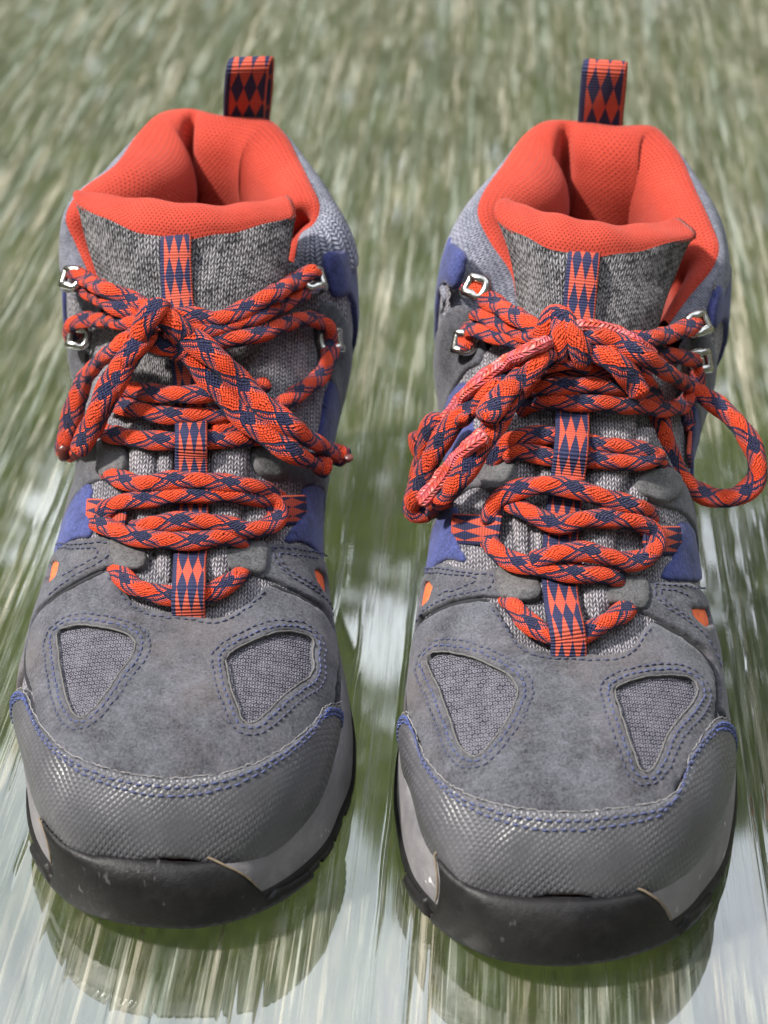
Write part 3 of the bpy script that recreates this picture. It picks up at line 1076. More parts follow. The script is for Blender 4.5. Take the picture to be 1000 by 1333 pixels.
    # --- hooks
    for hk in D['hooks']:
        p = on_boot(B, hk['at'][0], hk['at'][1], .5)
        if p is None:
            p = at_y(hk['at'][0], hk['at'][1], hk['y'])
        fwd = np.array(hk['dir'], float); fwd /= np.linalg.norm(fwd)      # the way the open end points (towards the tongue)
        nr = np.array(hk['nrm'], float); nr /= np.linalg.norm(nr)
        nr -= fwd*(nr@fwd); nr /= np.linalg.norm(nr)
        sd = np.cross(nr, fwd)
        W_, H_ = hk.get('w', 6.4), hk.get('l', 7.2)
        base_p = p + nr*.6
        # plate
        a = np.linspace(0, 2*math.pi, 20, endpoint=False)
        ring = np.array([base_p + fwd*(abs(math.cos(t))**.6*math.copysign(1, math.cos(t)))*H_*.48 + sd*(abs(math.sin(t))**.6*math.copysign(1, math.sin(t)))*W_*.5 for t in a])
        V = np.vstack([ring, ring*1 + nr*.9, [base_p + nr*1.1]])
        Fp = [(i, (i+1) % 20, 20+(i+1) % 20, 20+i) for i in range(20)] + [(20+i, 20+(i+1) % 20, 40) for i in range(20)]
        plate = mesh_obj('hook', V, Fp, 'metal_worn', root, org)
        # two bent wires and the bar between them
        wire = []
        for s_ in (-1, 1):
            pts = [base_p - fwd*H_*.40 + sd*s_*W_*.34 + nr*.6, base_p - fwd*H_*.42 + sd*s_*W_*.40 + nr*2.8, base_p - fwd*H_*.25 + sd*s_*W_*.43 + nr*5.8,
                   base_p + fwd*H_*.15 + sd*s_*W_*.44 + nr*6.8, base_p + fwd*H_*.45 + sd*s_*W_*.44 + nr*6.6]
            wire.append(pts)
        loop = wire[0] + [base_p + fwd*H_*.62 + sd*(-1)*W_*.30 + nr*6.2, base_p + fwd*H_*.62 + sd*W_*.30 + nr*6.2] + wire[1][::-1]
        torus_path('hook_wire', catmull(loop, False, .5), 1.5, 'metal', plate, org, closed=False)
        torus_path('hook_bar', catmull([base_p - fwd*H_*.22 + sd*k*W_*.43 + nr*6.1 for k in (-1, -.3, .3, 1)], False, .5), 1.3, 'metal', plate, org, closed=False)

    # --- laces
    main = None
    cords = []
    for name, pts, w_, th, mat in D['laces']:
        pc = cord_points(B, pts)
        cords.append(pc)
        ob = tube(name if main is None or name != 'shoelace' else 'lace_strand', pc, CAMUP, w_*.93, th*.76, mat, main if main is not None else root, org,
                  u0=rng.uniform(0, 1), braid=16.5 if mat == 'lace' else 8)
        if main is None:
            main = ob
    # loose fibres at the worn edge of the toe cap and along the laces
    V, F = [], []
    def fibre(p0, n0, length, r_):
        d_ = n0*.6 + rng.normal(0, .6, 3); d_ /= np.linalg.norm(d_)
        b_ = rng.normal(0, 1, 3)
        o = len(V)
        for k_ in range(6):
            t_ = k_/5
            c_ = p0 + d_*length*t_ + b_*length*.22*t_*t_
            for a_ in range(3):
                an = a_*2.094
                V.append(c_ + r_*(1-.6*t_)*np.array([math.cos(an), math.sin(an)*.6, math.sin(an)*.8]))
        F.extend(grid_faces(6, 3, True, o))
    for k_ in rng.integers(2, len(cap_line)-2, 90):
        p0, n0 = body.ev(cap_line[k_:k_+1], 2.4)
        fibre(p0[0], n0[0], rng.uniform(.8, 2.6), .07)
    fo = mesh_obj('loose_fibres', V, F, 'raw_edge', cap, org)
    fo['kind'] = 'stuff'
    V, F = [], []
    for pc_ in cords:
        for k_ in range(int(len(pc_)*.45)):
            i_ = rng.integers(0, len(pc_))
            dr = CAMUP + rng.normal(0, .9, 3); dr /= np.linalg.norm(dr)
            fibre(pc_[i_] + dr*2.3, dr, rng.uniform(.5, 1.5), .05)
    fo = mesh_obj('lace_fuzz', V, F, 'lace_fuzz', main, org)
    fo['kind'] = 'stuff'
    return B, root

# ------------------------------------------------------------------ survey of the left boot (image points of the 1000 x 1333 photograph)
LEFT = dict(
    label='left boot of the pair, two long lace ends trailing down to the right',
    org=(-61, 130, 0), toe_y=-6, open_y=190, cut=0, lat=.8, knit_low=106.0,
    # y, left x, right x, base z, top z, squareness, base tuck
    body=[(3.5, -68, -50, 21, 25, 2.4, 1), (5, -76, -43, 21, 30, 2.5, 1), (8, -85, -36, 21, 36.5, 2.6, .98), (13, -90.5, -29.5, 21.5, 43, 2.6, .97), (20, -96, -24, 22, 48.5, 2.6, .96),
          (30, -101.3, -19, 22, 52.5, 2.6, .95), (45, -107, -15, 22.5, 55, 2.5, .94), (60, -111.5, -13, 23, 56.5, 2.5, .94), (75, -112.5, -12.5, 23, 60, 2.4, .94),
          (90, -112, -14, 24, 66.5, 2.3, .93), (105, -110, -15.8, 24, 75, 2.25, .92), (125, -107.3, -17.5, 25, 88, 2.25, .89), (145, -105.5, -17, 26, 99, 2.2, .85),
          (165, -106, -14.5, 27, 109, 2.25, .81), (185, -107.5, -12.5, 28, 119, 2.6, .78), (200, -110, -11.5, 29, 127, 6, .77), (220, -112.5, -10.5, 30, 127, 7, .77),
          (238, -107, -16, 30, 127, 7, .78), (252, -97, -26, 30, 127, 7, .80), (262, -85, -38, 30, 127, 6, .85), (268, -61.5, -60.5, 30, 127, 5, .9)],
    sole=[(-61, 272), (-80, 267), (-93, 250), (-98, 220), (-100, 180), (-104, 140), (-108, 110), (-110.5, 80), (-109.5, 60), (-106.8, 43.2), (-102, 28.3), (-95.7, 16.1), (-90.4, 8.5),
          (-83.5, 1.7), (-72.8, -3.6), (-61, -5.9), (-50.5, -5.6), (-41.1, -1.7), (-32.8, 4.5), (-24.4, 14.8), (-17, 28.8), (-13.2, 44), (-10.4, 56), (-9.8, 72), (-10.4, 84),
          (-14, 110), (-19, 140), (-23, 180), (-25, 220), (-30, 250), (-44, 267), (-61, 272)],
    bumper=[(72, 1140), (80, 1124), (92, 1115), (130, 1114), (180, 1118), (230, 1124), (270, 1131), (305, 1139), (328, 1150), (345, 1166)],
    cap_line=[(23, 886, 'L'), (36, 898), (46, 917), (56, 938), (75, 965), (105, 988), (150, 1004), (200, 1012), (240, 1013), (290, 1007), (335, 993), (370, 972), (400, 945), (420, 920), (440, 893, 'R')],
    vamp_top=[(46, 900), (39, 872), (40, 850), (46, 823), (57, 801), (75, 784), (104, 765), (130, 752), (143, 747), (152, 756), (161, 770), (178, 788), (196, 796), (218, 800), (240, 802), (258, 806),
              (275, 809), (295, 805), (317, 792), (335, 775), (345, 765), (372, 775), (398, 788), (416, 801), (425, 818), (431, 834), (434, 858), (432, 885), (430, 905)],
    throat=[(143, 748), (152, 757), (161, 771), (178, 789), (196, 798), (218, 802), (240, 804), (258, 807), (275, 810), (295, 806), (317, 793), (335, 776), (344, 766)],
    windows=[[(80, 826), (88, 821), (108, 818), (130, 820), (152, 825), (172, 834), (177, 843), (172, 861), (156, 883), (139, 909), (123, 929), (110, 939), (100, 933), (90, 911), (84, 883), (80, 854)],
             [(294, 863), (304, 852), (328, 839), (350, 830), (372, 826), (394, 830), (403, 836), (402, 854), (404, 872), (398, 885), (383, 896), (363, 913), (346, 931), (328, 945), (317, 944), (308, 924), (299, 898), (295, 876)]],
    quarters=[
        dict(loop=[(30, 880, 'L'), (36, 872), (37, 850), (43, 820), (54, 798), (72, 780), (102, 761), (128, 748), (148, 741), (168, 745), (184, 743), (189, 725), (187, 709), (172, 702), (150, 699), (118, 702), (95, 706), (75, 703, 'L')],
             holes=[[(63, 736), (78, 733), (80, 742), (76, 754), (67, 760), (62, 748)]],
             stitch=[[(80, 711), (105, 712), (135, 710), (150, 714), (140, 730), (110, 748), (85, 765), (68, 780)], [(82, 717), (105, 718), (128, 718), (130, 728), (105, 742), (84, 756)]]),
        dict(loop=[(438, 897, 'R'), (436, 890), (438, 858), (435, 832), (429, 815), (420, 797), (402, 783), (376, 769), (352, 758), (340, 755), (318, 747), (300, 745), (294, 732), (295, 720), (303, 714), (325, 706), (345, 706), (370, 709), (400, 713), (434, 718, 'R')],
             holes=[[(405, 748), (413, 745), (427, 755), (428, 768), (420, 775), (411, 765)]],
             stitch=[[(352, 716), (380, 718), (410, 722), (432, 725)], [(352, 716), (356, 735), (372, 752), (392, 764), (412, 778), (424, 792), (432, 812)], [(360, 724), (385, 726), (408, 730)], [(360, 724), (364, 738), (380, 752), (400, 763), (416, 776)]]),
    ],
    panels=[
        ('side_panel', [(120, 632), (119, 655), (118, 700), (98, 703), (77, 701, 'L'), (80, 672, 'L'), (95, 642)], 'suede_blue', 1.2, 0),
        ('side_panel', [(395, 634), (418, 644), (432, 668), (435, 714, 'R'), (400, 710), (370, 706), (384, 680), (391, 656)], 'suede_blue', 1.2, 0),
        ('lace_loop', [(150, 703), (176, 702), (190, 709), (193, 725), (188, 743), (168, 746), (152, 740)], 'suede_loop', 1.5, 1.5),
        ('lace_loop', [(292, 730), (294, 718), (303, 713), (325, 707), (342, 710), (345, 735), (340, 752), (318, 747), (300, 745)], 'suede_loop', 1.5, 1.5),
        ('eyestay_strap', [(104, 585), (118, 577), (140, 575), (160, 582), (160, 600), (158, 616), (140, 624), (120, 630), (100, 636, 'L'), (102, 600, 'L')], 'suede_grey', 1.4, 0),
        ('eyestay_strap', [(332, 590), (350, 580), (380, 585), (405, 600), (424, 620), (434, 640, 'R'), (436, 668, 'R'), (430, 655), (418, 641), (398, 631), (375, 627), (350, 626), (334, 615)], 'suede_grey', 1.4, 0),
        ('lace_loop', [(138, 576), (160, 578), (167, 588), (168, 603), (164, 617), (150, 621), (136, 622)], 'suede_loop', 1.5, 1.5),
        ('lace_loop', [(326, 598), (330, 585), (345, 578), (368, 582), (372, 605), (365, 624), (348, 625), (332, 616)], 'suede_loop', 1.5, 1.5),
        ('shaft_panel', [(425, 505), (440, 500), (451, 498, 'R'), (449, 570, 'R'), (440, 605, 'R'), (428, 600), (415, 575), (418, 540)], 'suede_navy', 1.2, 0),
        ('shaft_panel', [(410, 405), (430, 393), (455, 393, 'R'), (452, 495, 'R'), (430, 498), (416, 470), (408, 435)], 'suede_grey', 1.3, 0),
        ('shaft_panel', [(100, 560), (110, 520), (118, 450), (110, 400), (88, 390, 'L'), (92, 480, 'L'), (98, 560, 'L')], 'suede_grey', 1.3, 0),
        ('shaft_panel', [(420, 338), (440, 327), (457, 321), ('uv', 275, 36), ('uv', 300, 38), ('uv', 300, 52), ('uv', 262, 54), (454, 390), (432, 387), (424, 365)], 'suede_navy', 1.8, 0),
        ('shaft_panel', [('uv', 232, -28), ('uv', 238, -44), ('uv', 270, -50), ('uv', 300, -45), ('uv', 300, -34), ('uv', 262, -25)], 'suede_navy', 1.4, 0),
    ],
    stitch=[],
    cushions=[[(170, 545), (196, 540), (203, 600), (203, 660), (200, 720), (192, 735), (180, 700), (172, 640), (168, 590)],
              [(205, 540), (226, 538), (227, 600), (226, 690), (222, 760), (206, 745), (205, 690), (206, 600)],
              [(272, 540), (322, 540), (326, 600), (318, 640), (312, 690), (302, 745), (285, 765), (270, 760), (271, 680), (273, 600)],
              [(330, 640), (350, 630), (358, 655), (345, 690), (325, 700), (318, 690)]],
    tongue=[((160, 520, 151), (240, 540, 129), (335, 520, 151)), ((146, 450, 161), (238, 475, 143), (350, 450, 161)), ((127, 378, 174), (232, 398, 159), (370, 372, 174)), ((109, 322, 183), (231, 350, 169), (379, 322, 183)), ((97, 265, 192), (232, 310, 177), (385, 279, 192)),
            ((95, 256, 196), (233, 294, 179), (384, 268, 195)), ((98, 248, 201), (236, 274, 184), (379, 259, 199)), ((106, 246, 207), (245, 264, 191), (370, 258, 205)), ((118, 262, 209), (250, 275, 196), (360, 268, 207)), ((125, 300, 207), (252, 320, 195), (355, 305, 205))],
    tongue_knit=4,
    collar=[(135, 400, 104), (118, 352, 112), (100, 312, 119), (88, 282, 125), (104, 249, 129), (150, 215, 133), (180, 174, 136.5), (210, 147, 140), (245, 141, 141), (285, 150, 140), (320, 152, 140), (350, 156, 140), (370, 174, 137.5),
            (385, 202, 134), (400, 232, 130.5), (414, 268, 126), (408, 287, 122), (392, 300, 117), (383, 325, 110), (376, 365, 103)],
    crease=.51, fb=(0, 225),
    tab=dict(base=(318, 152, 139), top=(322, 86, 161), w=15.2, side=(1, .08, 0)),
    webbing=[(229, 306, -1.5), (229, 313, .9), (229, 345, 1.0), (231, 385, 1.0), (236, 430, 1.0), (244, 480, 1.5), (249, 530, 3.2), (249, 556, 6.5), (249, 578, 7.5), (249, 600, 4.0), (250, 640, 2.6), (250, 690, 2.6), (247, 735, 3.4), (246, 765, 7.2), (245, 785, 5), (246, 803, 1.0), (246, 815, -1)],
    web_w=10.0,
    web_loops=[dict(pts=[(116, 669, .3), (122, 669, .7), (142, 670, 1.6), (156, 671, 2.2), (166, 672, 2.4)], w=9.5), dict(pts=[(395, 664, .3), (389, 664, .7), (368, 665, 1.6), (356, 666, 2.2), (346, 667, 2.4)], w=9.5, v0=5)],
    hooks=[dict(at=(404, 372), dir=(-.85, -.45, .1), nrm=(.3, -.65, .7), y=200), dict(at=(431, 447), dir=(-.95, -.25, 0), nrm=(.25, -.75, .6), y=195),
           dict(at=(103, 371), dir=(.85, -.45, .1), nrm=(-.3, -.65, .7), y=200), dict(at=(106, 443), dir=(.95, -.25, 0), nrm=(-.25, -.75, .6), y=195)],
    laces=[
        ('shoelace', [(146, 736, -3), (158, 749, 2.6), (175, 764, 4.2), (198, 771, 4.4), (225, 776, 4.4), (246, 777, 4.2), (268, 774, 4.4), (286, 766, 4.4), (306, 753, 3.4), (324, 738, -3)], 6.4, 5.0, 'lace'),
        ('lace_strand', [(122, 676, 2), (136, 684, 3), (158, 694, 4.5), (200, 702, 5.6), (250, 704, 6), (295, 699, 5.2), (318, 702, 2.6), (334, 712, -2.5)], 6.4, 5.0, 'lace'),
        ('lace_strand', [(168, 692, 2.5), (185, 686, 4.5), (210, 681, 6), (245, 678, 7), (285, 682, 6.5), (325, 690, 5), (350, 684, 4), (364, 668, 3.2), (357, 654, 3), (340, 648, 4), (305, 644, 5.5), (255, 643, 6), (205, 648, 5.6), (165, 653, 4.8), (140, 662, 3.6), (130, 674, 2.6)], 6.4, 5.0, 'lace'),
        ('lace_strand', [(134, 610, -2.5), (153, 622, 3.2), (185, 630, 6.5), (225, 625, 7.5), (270, 627, 7.5), (315, 632, 6.5), (345, 638, 4.2), (370, 652, -1)], 6.4, 5.0, 'lace'),
        ('lace_strand', [(132, 560, 2.5), (150, 566, 4.2), (185, 572, 4.6), (225, 574, 4.6), (250, 574, 4.2), (272, 572, 4.6), (312, 572, 4.6), (342, 568, 4), (360, 588, -2.5)], 6.6, 5.0, 'lace'),
        ('lace_strand', [(275, 560, 4.4), (300, 556, 5), (335, 552, 5), (365, 548, 4.5), (385, 552, 3)], 6.2, 4.8, 'lace'),
        ('lace_strand', [(140, 524, 4), (165, 530, 5.5), (200, 538, 6.5), (250, 541, 7), (310, 536, 6.5), (360, 528, 5.5), (390, 510, 5), (418, 488, 5), (428, 465, 5), (430, 445, 4.5), (428, 428, 5.5), (412, 417, 6), (385, 417, 7), (345, 432, 8), (300, 442, 9), (260, 438, 9), (225, 432, 10)], 6.4, 5.2, 'lace'),
        ('lace_strand', [(140, 500, 4), (175, 508, 6), (215, 513, 7), (260, 513, 7.4), (310, 508, 6.5), (350, 500, 5)], 6.4, 5.2, 'lace'),
        ('lace_strand', [(92, 352, 5), (110, 362, 7), (140, 378, 8), (170, 390, 8.5), (200, 404, 9.5), (225, 414, 10.5)], 6.4, 5.0, 'lace'),
        ('lace_strand', [(98, 368, 4.5), (120, 382, 6.5), (150, 398, 7.5), (180, 410, 8.5), (205, 420, 9.5)], 6.4, 5.0, 'lace'),
        ('lace_strand', [(98, 445, 4), (92, 428, 5.5), (102, 418, 6.5), (130, 417, 7), (165, 420, 8.5), (195, 424, 10)], 6.4, 5.0, 'lace'),
        ('lace_strand', [(215, 412, 11), (250, 412, 10.5), (285, 416, 9.8), (320, 402, 9), (355, 383, 8), (385, 366, 7.5), (404, 355, 6.5), (415, 356, 4)], 6.8, 5.4, 'lace'),
        ('lace_strand', [(220, 425, 10.5), (260, 430, 9.6), (300, 424, 9), (340, 408, 8.4), (372, 394, 7.4), (398, 378, 6)], 6.4, 5.0, 'lace'),
        ('bow_loop', [(214, 420, 12), (190, 432, 13.5), (160, 448, 14), (130, 470, 14), (108, 500, 13), (96, 535, 12), (88, 566, 11.5), (86, 584, 12.5), (97, 588, 14), (112, 570, 14.5), (126, 545, 15), (142, 512, 15.5), (160, 480, 16), (180, 448, 16.5), (196, 426, 15.5)], 8.0, 6.0, 'lace'),
        ('bow_loop', [(200, 428, 13), (172, 455, 15), (148, 490, 17), (130, 528, 18), (116, 560, 18), (100, 590, 17)], 7.6, 5.8, 'lace'),
        ('lace_end', [(216, 425, 14.5), (250, 442, 14.5), (285, 470, 14), (318, 505, 13.5), (350, 535, 13), (385, 560, 12.5), (418, 580, 11), (440, 592, 'y', 146), (452, 597, 'y', 144)], 8.6, 6.2, 'lace'),
        ('lace_end', [(222, 440, 11.5), (248, 462, 11), (280, 500, 10.6), (310, 535, 10.4), (345, 565, 10.4), (385, 590, 10.4), (415, 605, 9.5), (432, 612, 8.5)], 8.4, 6.0, 'lace'),
        ('knot', [(178, 452, 15), (184, 430, 19.5), (196, 408, 20), (206, 398, 18), (212, 402, 13)], 8.0, 6.2, 'lace'),
        ('knot', [(205, 405, 14), (222, 418, 16.5), (236, 432, 16), (238, 452, 12.5), (226, 462, 8)], 8.2, 6.2, 'lace'),
        ('knot', [(190, 440, 8), (204, 446, 11.5), (222, 450, 12), (238, 446, 10)], 7.4, 5.6, 'lace'),
        ('lace_tip', [(440, 592, 'y', 146), (450, 596, 'y', 144), (460, 597, 'y', 143)], 3.2, 2.8, 'aglet'),
        ('lace_tip', [(82, 580, 10), (83, 592, 10), (86, 600, 10.5)], 4.6, 4.0, 'aglet'),
    ],
)

RIGHT = dict(
    label='right boot of the pair, frayed pink lace and a big open lace loop',
    org=(60, 120, 0), toe_y=-20, open_y=183, cut=22, lat=.93, knit_low=106.0,
    body=[(-10.5, 40, 58, 21, 25, 2.4, 1), (-9, 32, 66, 21, 30, 2.5, 1), (-6, 24, 74, 21, 36.5, 2.6, .98), (-1, 20, 81, 21.5, 43, 2.6, .97), (6, 15.3, 88, 22, 48.5, 2.6, .96),
          (16, 11.2, 94.5, 22, 52.5, 2.6, .95), (31, 7.8, 100.5, 22.5, 55, 2.5, .94), (46, 4.8, 102.8, 23, 56.5, 2.5, .94), (61, 5.5, 103.8, 23, 60.5, 2.4, .94),
          (76, 6.8, 104.5, 24, 67.5, 2.3, .93), (91, 8.5, 103.2, 24, 76.5, 2.25, .92), (111, 11.2, 103, 25, 89.5, 2.25, .89), (131, 14, 104, 26, 100, 2.2, .85),
          (151, 16.8, 106, 27, 109.5, 2.25, .81), (171, 18, 110.5, 28, 119, 2.6, .78), (188, 18, 114, 29, 127, 6, .77), (208, 19.5, 119.5, 30, 127, 7, .77),
          (222, 23, 120.5, 30, 127, 7, .77), (238, 33, 113, 30, 127, 7, .78), (252, 46, 101, 30, 127, 6, .82), (261, 73.2, 74.2, 30, 127, 5, .9)],
    sole=[(73, 265), (54, 260), (40, 243), (32, 213), (26, 173), (19, 133), (11, 103), (5.5, 75), (4, 53), (4.6, 40), (6.7, 22.8), (9.3, 11.7), (16.2, -2.1), (23.5, -11), (31.7, -17.2), (45.1, -20.1), (58.9, -18.7),
          (72.3, -12.9), (83, -4.5), (91.1, 7.1), (98.7, 20.7), (103.9, 37.1), (107.5, 54.3), (109, 71.3), (108, 100), (106, 133), (107, 173), (108, 213), (103, 243), (92, 260), (73, 265)],
    bumper=[(560, 1192), (570, 1185), (590, 1181), (620, 1178), (670, 1181), (730, 1184), (790, 1184), (835, 1184), (856, 1188), (868, 1197), (880, 1205)],
    cap_line=[(525, 912, 'L'), (537, 930), (545, 946), (555, 975), (575, 1007), (605, 1032), (645, 1047), (690, 1055), (735, 1057), (780, 1055), (831, 1049), (855, 1044), (872, 1034), (885, 1016), (891, 992), (901, 973), (915, 952), (932, 939), (945, 932, 'R')],
    vamp_top=[(538, 940), (534, 897), (534, 866), (540, 837), (551, 819), (571, 801), (600, 789), (632, 785), (643, 787), (651, 799), (661, 816), (672, 834), (690, 847), (708, 851), (724, 854), (735, 853), (759, 855),
              (783, 856), (807, 853), (824, 842), (836, 824), (847, 813), (869, 824), (893, 840), (913, 860), (924, 882), (927, 908), (926, 930), (925, 950)],
    throat=[(643, 788), (651, 800), (661, 817), (672, 835), (690, 849), (708, 853), (724, 856), (735, 855), (759, 857), (783, 858), (807, 855), (824, 844), (836, 826), (846, 814)],
    windows=[[(561, 859), (567, 854), (580, 852), (598, 855), (621, 861), (645, 873), (663, 884), (672, 895), (675, 906), (670, 924), (659, 947), (645, 967), (632, 983), (621, 989), (609, 983), (598, 967), (589, 938), (576, 902), (564, 875)],
             [(800, 903), (809, 896), (831, 888), (855, 884), (879, 884), (898, 889), (904, 901), (898, 918), (879, 942), (865, 963), (850, 999), (841, 1009), (831, 1004), (824, 985), (814, 956), (805, 927)]],
    quarters=[
        dict(loop=[(528, 905, 'L'), (531, 897), (531, 866), (537, 835), (548, 815), (568, 797), (598, 785), (630, 780), (650, 781), (675, 784), (696, 785), (700, 765), (700, 750), (688, 741), (655, 738), (630, 742), (600, 738), (575, 734), (553, 726, 'L')],
             holes=[[(549, 762), (563, 760), (567, 770), (562, 785), (551, 792), (547, 778)]],
             stitch=[[(560, 742), (590, 745), (620, 750), (642, 752), (640, 768), (610, 776), (580, 785), (558, 798), (545, 815)], [(560, 748), (590, 751), (625, 758), (600, 770), (575, 778)]]),
        dict(loop=[(946, 930, 'R'), (932, 925), (932, 905), (929, 880), (918, 855), (897, 835), (872, 819), (850, 808), (832, 800), (805, 790), (792, 787), (788, 770), (792, 756), (812, 752), (840, 756), (870, 759), (900, 763), (928, 757, 'R')],
             holes=[[(897, 796), (908, 794), (929, 797), (925, 811), (913, 817), (902, 808)]],
             stitch=[[(848, 764), (875, 766), (905, 769), (925, 767)], [(848, 764), (850, 780), (868, 796), (890, 812), (910, 828), (925, 850), (933, 875)], [(856, 771), (880, 774), (895, 782)], [(856, 771), (862, 786), (880, 799), (900, 814)]]),
    ],
    panels=[
        ('side_panel', [(592, 660), (596, 700), (606, 732), (578, 731), (553, 725, 'L'), (556, 690, 'L'), (562, 660, 'L')], 'suede_blue', 1.2, 0),
        ('side_panel', [(884, 680), (900, 692), (918, 714), (925, 740), (912, 755), (880, 757), (860, 752), (874, 728), (880, 705)], 'suede_blue', 1.2, 0),
        ('lace_loop', [(652, 742), (680, 742), (698, 747), (704, 760), (702, 783), (680, 786), (655, 782)], 'suede_loop', 1.5, 1.5),
        ('lace_loop', [(786, 775), (789, 757), (800, 752), (822, 753), (838, 760), (842, 785), (832, 798), (805, 790), (790, 788)], 'suede_loop', 1.5, 1.5),
        ('eyestay_strap', [(580, 612, 'L'), (620, 598), (650, 601), (668, 608), (668, 632), (645, 639), (610, 638), (580, 650, 'L')], 'suede_grey', 1.4, 0),
        ('eyestay_strap', [(832, 640), (836, 622), (855, 614), (873, 617), (893, 640), (918, 665, 'R'), (926, 700, 'R'), (912, 690), (890, 672), (860, 660), (840, 652)], 'suede_grey', 1.4, 0),
        ('lace_loop', [(636, 600), (660, 602), (675, 607), (678, 622), (675, 635), (655, 640), (634, 640)], 'suede_loop', 1.5, 1.5),
        ('lace_loop', [(824, 640), (830, 620), (850, 613), (872, 616), (880, 630), (868, 655), (850, 656), (830, 648)], 'suede_loop', 1.5, 1.5),
        ('shaft_panel', [(573, 395, 'L'), (596, 397), (622, 425), (628, 470), (605, 488), (567, 497, 'L')], 'suede_grey', 1.4, 0),
        ('shaft_panel', [(570, 505, 'L'), (600, 500), (615, 540), (612, 585), (580, 600, 'L')], 'suede_blue', 1.2, 0),
        ('shaft_panel', [(935, 432, 'R'), (915, 432), (885, 455), (880, 490), (895, 515), (922, 515, 'R')], 'suede_grey', 1.4, 0),
        ('shaft_panel', [(922, 520, 'R'), (905, 525), (898, 560), (903, 605), (918, 612, 'R')], 'suede_blue', 1.2, 0),
        ('shaft_panel', [(925, 395), (940, 362), (949, 342), ('uv', 270, 36), ('uv', 300, 38), ('uv', 300, 52), ('uv', 262, 54), (943, 424), (923, 427)], 'suede_navy', 1.8, 0),
        ('shaft_panel', [(606, 332), (590, 314), (584, 308), ('uv', 275, -36), ('uv', 300, -38), ('uv', 300, -52), ('uv', 262, -54), (575, 380), (597, 373), (604, 352)], 'suede_blue', 1.8, 0),
    ],
    stitch=[],
    cushions=[[(668, 545), (700, 540), (700, 600), (694, 660), (690, 710), (688, 740), (676, 730), (668, 690), (664, 640), (665, 590)],
              [(703, 540), (722, 538), (724, 600), (716, 660), (710, 720), (708, 780), (694, 770), (697, 700), (702, 620)],
              [(768, 538), (822, 540), (822, 600), (808, 660), (800, 740), (795, 790), (775, 815), (760, 800), (755, 740), (760, 660), (768, 600)],
              [(824, 560), (848, 560), (846, 610), (840, 660), (826, 690), (812, 700), (816, 650), (824, 610)]],
    tongue=[((668, 530, 141), (748, 550, 119), (838, 530, 143)), ((670, 465, 153), (750, 490, 133), (852, 468, 155)), ((674, 400, 163), (753, 420, 149), (868, 408, 165)), ((664, 340, 173), (756, 372, 159), (885, 360, 177)), ((645, 283, 183), (759, 331, 167), (907, 306, 187)),
            ((643, 274, 186), (760, 316, 169), (905, 297, 190)), ((648, 262, 191), (762, 300, 173), (895, 290, 194)), ((662, 256, 197), (764, 287, 180), (880, 286, 200)), ((675, 268, 199), (765, 296, 185), (868, 296, 202)), ((680, 310, 197), (765, 340, 185), (860, 335, 200))],
    tongue_knit=4,
    collar=[(684, 425, 100), (678, 397, 105), (668, 352, 112), (641, 312, 119), (625, 277, 125), (629, 254, 128), (655, 215, 132), (685, 174, 136.5), (710, 158, 140), (750, 157, 140.5), (800, 164, 140), (850, 164, 140), (870, 181, 138),
            (885, 202, 135), (905, 247, 129), (925, 291, 123), (934, 320, 119), (925, 346, 114), (895, 382, 107), (868, 418, 100)],
    crease=.47, fb=(12, 215),
    tab=dict(base=(780, 162, 139), top=(786, 88, 161), w=15.6, side=(1, .05, -.08)),
    webbing=[(760, 328, -1.5), (760, 335, .9), (757, 365, 1.0), (754, 400, 1.0), (750, 450, 1.2), (747, 500, 2), (745, 535, 3.2), (745, 560, 7.0), (743, 590, 8.2), (740, 615, 5), (735, 655, 3), (730, 700, 2.6), (728, 745, 3.0), (731, 785, 3.4), (737, 815, 7.0), (740, 835, 4.5), (740, 855, 1.0), (740, 866, -1)],
    web_w=10.4,
    web_loops=[dict(pts=[(592, 689, .3), (599, 689, .7), (625, 690, 1.6), (642, 691, 2.2), (652, 692, 2.4)], w=9.5), dict(pts=[(883, 704, .3), (876, 704, .7), (856, 704, 1.6), (845, 704, 2.2), (836, 704, 2.4)], w=9.0, v0=5),
               dict(pts=[(893, 535, 2.2), (895, 555, 2.2), (896, 575, 2.4), (895, 600, 2.6)], w=6.5, v0=3)],
    hooks=[dict(at=(622, 381), dir=(.8, -.5, -.1), nrm=(-.3, -.65, .7), y=190), dict(at=(605, 450), dir=(.95, -.3, 0), nrm=(-.2, -.75, .6), y=185),
           dict(at=(903, 428), dir=(-.85, -.45, -.1), nrm=(.3, -.65, .7), y=190), dict(at=(907, 474), dir=(-.95, -.25, 0), nrm=(.25, -.75, .6), y=185)],
    laces=[
        ('shoelace', [(658, 774, -3), (671, 792, 2.8), (690, 812, 4.4), (716, 827, 4.4), (740, 831, 4.2), (764, 822, 4.4), (788, 811, 4.4), (810, 797, 3.4), (826, 780, -3)], 6.6, 5.2, 'lace'),
        ('lace_strand', [(636, 702, 2), (645, 716, 3.4), (668, 731, 4.6), (700, 738, 5.6), (735, 744, 6), (772, 748, 5.6), (800, 750, 3.6), (820, 760, -2.5)], 6.6, 5.2, 'lace'),
        ('lace_strand', [(690, 732, 5.5), (705, 727, 7.5), (732, 720, 9), (760, 718, 9), (788, 724, 7.5), (816, 731, 5.5), (840, 726, 4.5), (854, 712, 3.4), (850, 694, 3), (836, 683, 4), (800, 675, 5.6), (765, 676, 6.2), (730, 683, 6.4), (702, 674, 6), (678, 662, 5), (662, 652, 3)], 6.6, 5.2, 'lace'),
